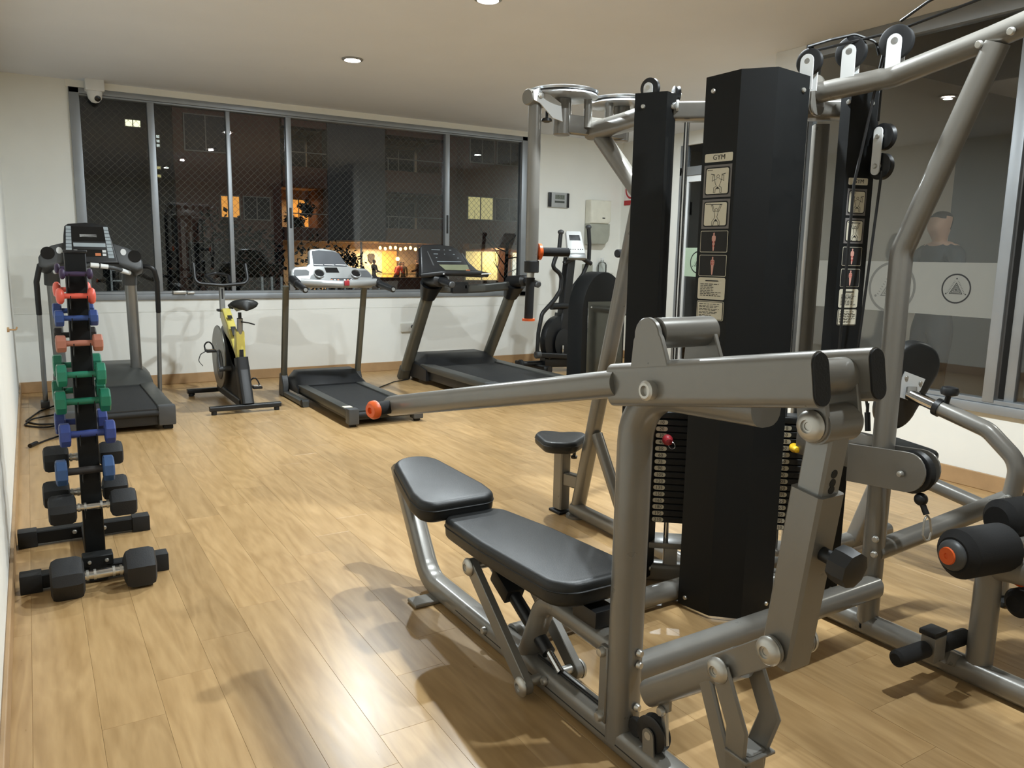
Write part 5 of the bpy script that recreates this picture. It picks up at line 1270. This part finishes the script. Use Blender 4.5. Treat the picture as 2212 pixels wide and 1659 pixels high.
MB().span((16.1, 33.3, -1.6), (16.4, 35.4, 12)).span((8.7, 33.3, -1.6), (9.0, 35.4, 12)).span((10.82, 33.3, 1.75), (11.0, 35.4, 12)).span((13.2, 33.3, 1.75), (13.35, 35.4, 12)).part('side_wall', 'brick_brown', bB, 0)
for z in (1.7, 3.9, 6.2, 8.5): MB().span((8.9, 33.4, z), (16.2, 35.5, z+.25)).part('floor_slab', 'party_wall', bB, 0)
MB().span((8.8, 32.6, -1.6), (16.2, 35.4, -.45)).part('terrace', 'brick_grey', bB, 0)
MB().span((10.8, 32.45, -.45), (16.1, 32.6, .17), 0).part('parapet', 'brick_brown', bB, 0)
MB().span((10.8, 32.42, .17), (16.1, 32.62, .21)).part('parapet_cap', 'slab', bB, 0)
MB().span((12.9, 32.5, .34), (16.1, 32.53, .37)).part('railing', 'ink', bB, 0)
MB().span((12.35, 33.0, -.4), (12.43, 33.08, 1.7)).part('post', 'white_metal', bB, 0)
MB().span((14.3, 35.3, -.4), (15.0, 35.42, 1.35)).part('doorway', 'lit_amber', bB, 0)
MB().prism([(-.17, .12), (-.1, .2), (.1, .2), (.17, .12), (.14, -.1), (0, -.24), (-.14, -.1)], (13.75, 35.36, 1.02), (1, 0, 0), Z, .04).part('shield', 'bark', bB, 0)
window_part(bB, 6.63, 2.54, 7.31, 3.34, 32.98, 'lit_amber', 1)
window_part(bB, 7.5, 2.5, 8.5, 3.35, 32.98, 'dark_pane', 1); window_part(bB, 5.4, 5.0, 6.9, 6.3, 32.98, 'dark_pane', 1); window_part(bB, 5.4, .4, 7.0, 1.5, 32.98, 'dark_pane', 1)
window_part(bB, 9.95, 2.34, 10.8, 3.5, 35.36, 'lit_amber', 1); window_part(bB, 13.6, 2.34, 15.9, 3.6, 35.36, 'dark_pane', 2); window_part(bB, 13.6, 4.8, 15.9, 6.0, 35.36, 'dark_pane', 2); window_part(bB, 9.1, 4.8, 10.7, 6.0, 35.36, 'dark_pane', 1)
XO = .1
bC = thing('apartment_building', 'reddish brick apartment block with blind covered windows at the right of the window', 'building', (20, 32.5, -1.6))
MB().span((17.08, 32.5, -1.6), (27, 40, 12)).part('wall', 'brick_brown', bC, 0)
window_part(bC, 17.3, 2.87, 18.6, 3.85, 32.48, 'lit_blind'); window_part(bC, 18.75, 2.87, 20.2, 3.85, 32.48, 'dark_pane')
window_part(bC, 17.2, .1, 18.9, 1.4, 32.48, 'lit_blind'); window_part(bC, 19.7, .3, 20.15, 1.38, 32.48, 'lit_cool', 0); window_part(bC, 17.4, 5.4, 18.6, 6.4, 32.48, 'dark_pane'); window_part(bC, 18.8, 5.4, 20.2, 6.4, 32.48, 'dark_pane')
MB().span((17.08, 31.9, 1.5), (21.5, 32.5, 1.75)).part('awning', 'slab', bC, 0)
MB().ell((20.0, 32.3, 1.34), (.07, .07, .07)).part('porch_lamp', 'bulb', bC)
light('porch_light', (18.6, 31.6, 1.45), 60, .3, (1, .7, .4), (0, .5, -1))
# string of bulbs over the terrace
sl_ = thing('string_lights', 'string of glowing bulbs over the party terrace outside', 'string lights', (14.2, 32.9, 1.5))
MB().tube([(13.1, 32.9, 1.58), (13.8, 32.9, 1.5), (14.6, 32.9, 1.49), (15.3, 32.9, 1.55)], .008).part('wire', 'ink', sl_)
for i in range(9):
    x = 13.2+i*.24; MB().ell((x, 32.88, 1.47-.03*math.sin(i*1.9)), (.062, .062, .075), 10, 6).part('bulb', 'bulb', sl_)
ld = thing('terrace_lamp', 'round glowing lamp hanging behind the party guests', 'lamp', (14.55, 34.0, .98))
MB().ell((14.5, 34.0, 1.0), (.09, .09, .09), 12, 7).part('globe', 'bulb', ld); MB().cyl((14.5, 34.0, 1.08), (14.5, 34.0, 1.7), .012).part('cord', 'ink', ld)
# people: one skinned surface each
def person(label, loc, h, rz, shirt, trousers, pose='stand', hair=(30, 24, 20), name='person'):
    mat('shirt_%d' % len(MATS), shirt, .8); ms = list(MATS)[-1]
    mat('trousers_%d' % len(MATS), trousers, .8); mt = list(MATS)[-1]
    mat('hair_%d' % len(MATS), hair, .7); mh = list(MATS)[-1]
    if 'skin' not in MATS: mat('skin', (178, 142, 120), .6)
    lean = .34 if pose == 'bend' else 0
    def up(x, y, z):
        if z > .52: y2 = y+(z-.52)*lean*1.6; z2 = .52+(z-.52)*math.cos(lean*1.5); return (x, y2, z2)
        return (x, y, z)
    J = [('pel', (0, 0, .52), .075), ('waist', (0, 0, .60), .068), ('chest', (0, .0, .72), .085), ('neckb', (0, 0, .815), .045), ('neck', (0, .005, .848), .028), ('jaw', (0, .014, .882), .04), ('head', (0, .008, .918), .055), ('crown', (0, .004, .955), .053), ('top', (0, .0, .985), .03)]
    E_ = [(0, 1), (1, 2), (2, 3), (3, 4), (4, 5), (5, 6), (6, 7), (7, 8)]
    J.append(('nose', (0, .068, .905), .012)); E_.append((6, 9))
    for s_ in (-1, 1):
        n = len(J); fwd = .16 if (pose == 'reach' or pose == 'bend') else .03
        J += [('sh', (s_*.105, 0, .80), .04), ('el', (s_*.135, fwd*.3, .635), .03), ('wr', (s_*.13, fwd*1.2, .50 if fwd < .1 else .60), .022), ('hand', (s_*.125, fwd*1.4, .455 if fwd < .1 else .595), .02)]
        E_ += [(3, n), (n, n+1), (n+1, n+2), (n+2, n+3)]
        n = len(J)
        J += [('hip', (s_*.05, 0, .48), .06), ('kn', (s_*.055, .01, .27), .042), ('an', (s_*.055, -.01, .05), .028), ('toe', (s_*.06, .07, .02), .026)]
        E_ += [(0, n), (n, n+1), (n+1, n+2), (n+2, n+3)]
    me = bpy.data.meshes.new('person'); me.from_pydata([up(*j[1]) for j in J], E_, [])
    o = bpy.data.objects.new('person', me); COL.objects.link(o)
    sk = o.modifiers.new('s', 'SKIN'); o.modifiers.new('u', 'SUBSURF').levels = 2
    for v, j in zip(me.skin_vertices[0].data, J): v.radius = (j[2], j[2]*(.8 if j[0] in ('pel', 'waist', 'chest') else 1)); 
    me.skin_vertices[0].data[0].use_root = True
    dg = bpy.context.evaluated_depsgraph_get(); m2 = bpy.data.meshes.new_from_object(o.evaluated_get(dg))
    bpy.data.objects.remove(o); m2.name = name
    m2.materials.clear()
    for m_ in (ms, mt, 'skin', mh): m2.materials.append(MATS[m_])
    arm = [up(*j[1]) for j in J if j[0] in ('hand',)]
    zt = up(0, 0, .93)[2]; zn = up(0, 0, .835)[2]
    for p in m2.polygons:
        c = p.center
        i = 1 if c.z < .535 else 0
        if c.z > zn: i = 2
        if c.z > zt+.025 or (c.z > zn+.03 and c.y < up(0, 0, .9)[1]-.012): i = 3
        if any((Vector(a)-c).length < .05 for a in arm): i = 2
        if c.z < .045: i = 3
        p.material_index = i; p.use_smooth = True
    for v in m2.vertices: v.co *= h*S
    r = bpy.data.objects.new(name, m2); COL.objects.link(r); r.location = Vector(loc)*S; r.rotation_euler = (0, 0, rz)
    return tag(r, label, 'person')
person('person in a dark jacket standing at the left of the party terrace', (12.95, 33.0, -.45), 1.44, R(-80), (26, 26, 30), (30, 30, 36), 'reach')
person('person in an orange red shirt bending forward on the party terrace', (14.08, 33.2, -.45), 1.42, R(-60), (208, 72, 40), (50, 46, 44), 'bend')
person('person in an olive top standing right of the bending guest', (14.66, 33.75, -.45), 1.34, R(150), (96, 88, 62), (50, 46, 40), 'stand')
person('person in a dark top at the far right of the party guests', (15.12, 33.2, -.45), 1.5, R(70), (52, 30, 28), (30, 28, 28), 'reach')
person('figure in a dark shirt behind the right hand glass, standing in for a reflection', (5.58, 3.3, 0), 1.6, R(75), (44, 50, 54), (40, 42, 46), 'reach')  # figure added in the hall in place of a dim reflection in the pane
# trees and shrubs
def foliage(name, label, c, rad, n, seed, trunk=True, cat='tree', size=.09):
    rg = random.Random(seed); t = thing(name, label, cat, (c[0], c[1], -1.6))
    b = MB()
    lobes = [(V(*c)+V(rg.uniform(-.6, .6)*rad[0], rg.uniform(-.5, .5)*rad[1], rg.uniform(-.55, .6)*rad[2]), rg.uniform(.4, .6)) for _ in range(9)]
    for i in range(n):
        lc, lr = rg.choice(lobes)
        d = V(rg.gauss(0, 1), rg.gauss(0, 1), rg.gauss(0, 1)).normalized()*(rg.random()**.4)*lr
        p = lc+V(d.x*rad[0], d.y*rad[1], d.z*rad[2])
        u = V(rg.gauss(0, 1), rg.gauss(0, 1), rg.gauss(0, 1)).normalized(); w = u.cross(V(rg.gauss(0, 1), rg.gauss(0, 1), 1)).normalized()
        s_ = size*rg.uniform(.6, 1.3)
        b.add([p-u*s_, p+w*s_*.45, p+u*s_, p-w*s_*.45], [[0, 1, 2, 3]])
    f_ = b.part('foliage', 'foliage', t, 0); f_['kind'] = 'stuff'
    if trunk: MB().tube([(c[0], c[1], -1.6), (c[0]+.05, c[1], c[2]-rad[2]*.3), (c[0]-.05, c[1], c[2])], .09, taper=(1.2, .6)).part('trunk', 'bark', t)
    return t
foliage('leafy_tree', 'dark leafy tree outside behind the exercise bike', (3.9, 18, .55), (1.3, 1.0, 1.5), 1500, 3)
foliage('leafy_tree', 'dark bushy tree outside behind the white treadmill console', (8.0, 24, .3), (1.3, 1, 1.3), 1400, 5)
foliage('leafy_shrub', 'dark low shrub outside at the left end of the window', (1.6, 13, -.2), (.9, .7, .9), 900, 8, False, 'shrub')
foliage('leafy_shrub', 'dark leafy shrub on the lit balcony outside', (9.6, 32.9, 2.45), (.6, .25, .32), 500, 9, False, 'shrub')
foliage('balcony_plant', 'dark potted plant before the amber window of the upper balcony', (10.35, 34.0, 3.05), (.42, .3, .4), 500, 11, False, 'plant')
bt_ = thing('bare_tree', 'thin bare tree outside in front of the lit yellow windows', 'tree', (9.3, 15.6, -1.6))
MB().tube([(9.3, 15.6, -1.6), (9.3, 15.6, .4), (9.33, 15.6, 1.5)], .05, taper=(1.2, .7)).part('trunk', 'bark', bt_)
rg = random.Random(4)
def branch(p, d, L, r, lev):
    pts = [p]
    for i in range(3): d = (d+V(rg.uniform(-.35, .35), rg.uniform(-.2, .2), rg.uniform(-.15, .25))).normalized(); pts.append(pts[-1]+d*L/3)
    MB().tube(pts, r, None, None, None, 2, 0, taper=(1, .4)).part('branch', 'bark', bt_)
    if lev:
        for _ in range(2): branch(pts[rg.choice((1, 2, 3))], (d+V(rg.uniform(-.9, .9), rg.uniform(-.3, .3), rg.uniform(-.3, .7))).normalized(), L*.6, r*.55, lev-1)
for i in range(7): branch(V(9.31, 15.6, .5+i*.16), V((-1)**i*.9, rg.uniform(-.3, .3), rg.uniform(.1, .7)).normalized(), .8, .016, 2)
fn = thing('picket_fence', 'low white picket fence outside just below the window', 'fence', (3.2, 10, -1.6))
for i in range(14): MB().span((2.45+i*.118, 10, -1.6), (2.475+i*.118, 10.03, .9)).part('picket', 'white_metal', fn, 0)
MB().span((2.4, 10.03, .55), (4.1, 10.05, .6)).part('fence_rail', 'white_metal', fn, 0)
ld2 = thing('white_ladder', 'narrow white ladder like frame outside at the left end of the window', 'ladder', (.78, 9.2, -1.6))
for x in (.72, .86): MB().span((x, 9.2, -1.6), (x+.018, 9.22, 1.05)).part('ladder_rail', 'white_metal', ld2, 0)
for i in range(9): MB().span((.73, 9.2, .1+i*.11), (.87, 9.21, .115+i*.11)).part('rung', 'white_metal', ld2, 0)
# safety net just outside the glass: crossing wires
b = MB(); yN = YB+.155
x0, x1, z0, z1 = WX0-.1, WX1+.1, WZ0-.08, HC; hgt = z1-z0; st_ = .062
def wire(p, q):
    d = (q-p).normalized(); s_ = V(-d.z, 0, d.x)*.0014; t_ = V(0, .0014, 0)
    b.add([p+s_, p-s_*.5+t_, p-s_*.5-t_, q+s_, q-s_*.5+t_, q-s_*.5-t_], [[0, 1, 4, 3], [1, 2, 5, 4], [2, 0, 3, 5]])
x = x0-hgt
while x < x1:
    for sg in (1, -1):
        a = max(x0, x); c = min(x1, x+hgt)
        if c-a > .02:
            if sg > 0: wire(V(a, yN, z0+(a-x)), V(c, yN, z0+(c-x)))
            else: wire(V(a, yN+.004, z1-(a-x)), V(c, yN+.004, z1-(c-x)))
    x += st_
nt_ = b.obj('safety_net', 'net_wire', (x0, yN, z0), 0); tag(nt_, 'fine diamond mesh safety net stretched outside the long window', 'net', kind='stuff')
for o in SC.objects:
    if '_o' in o: del o['_o']
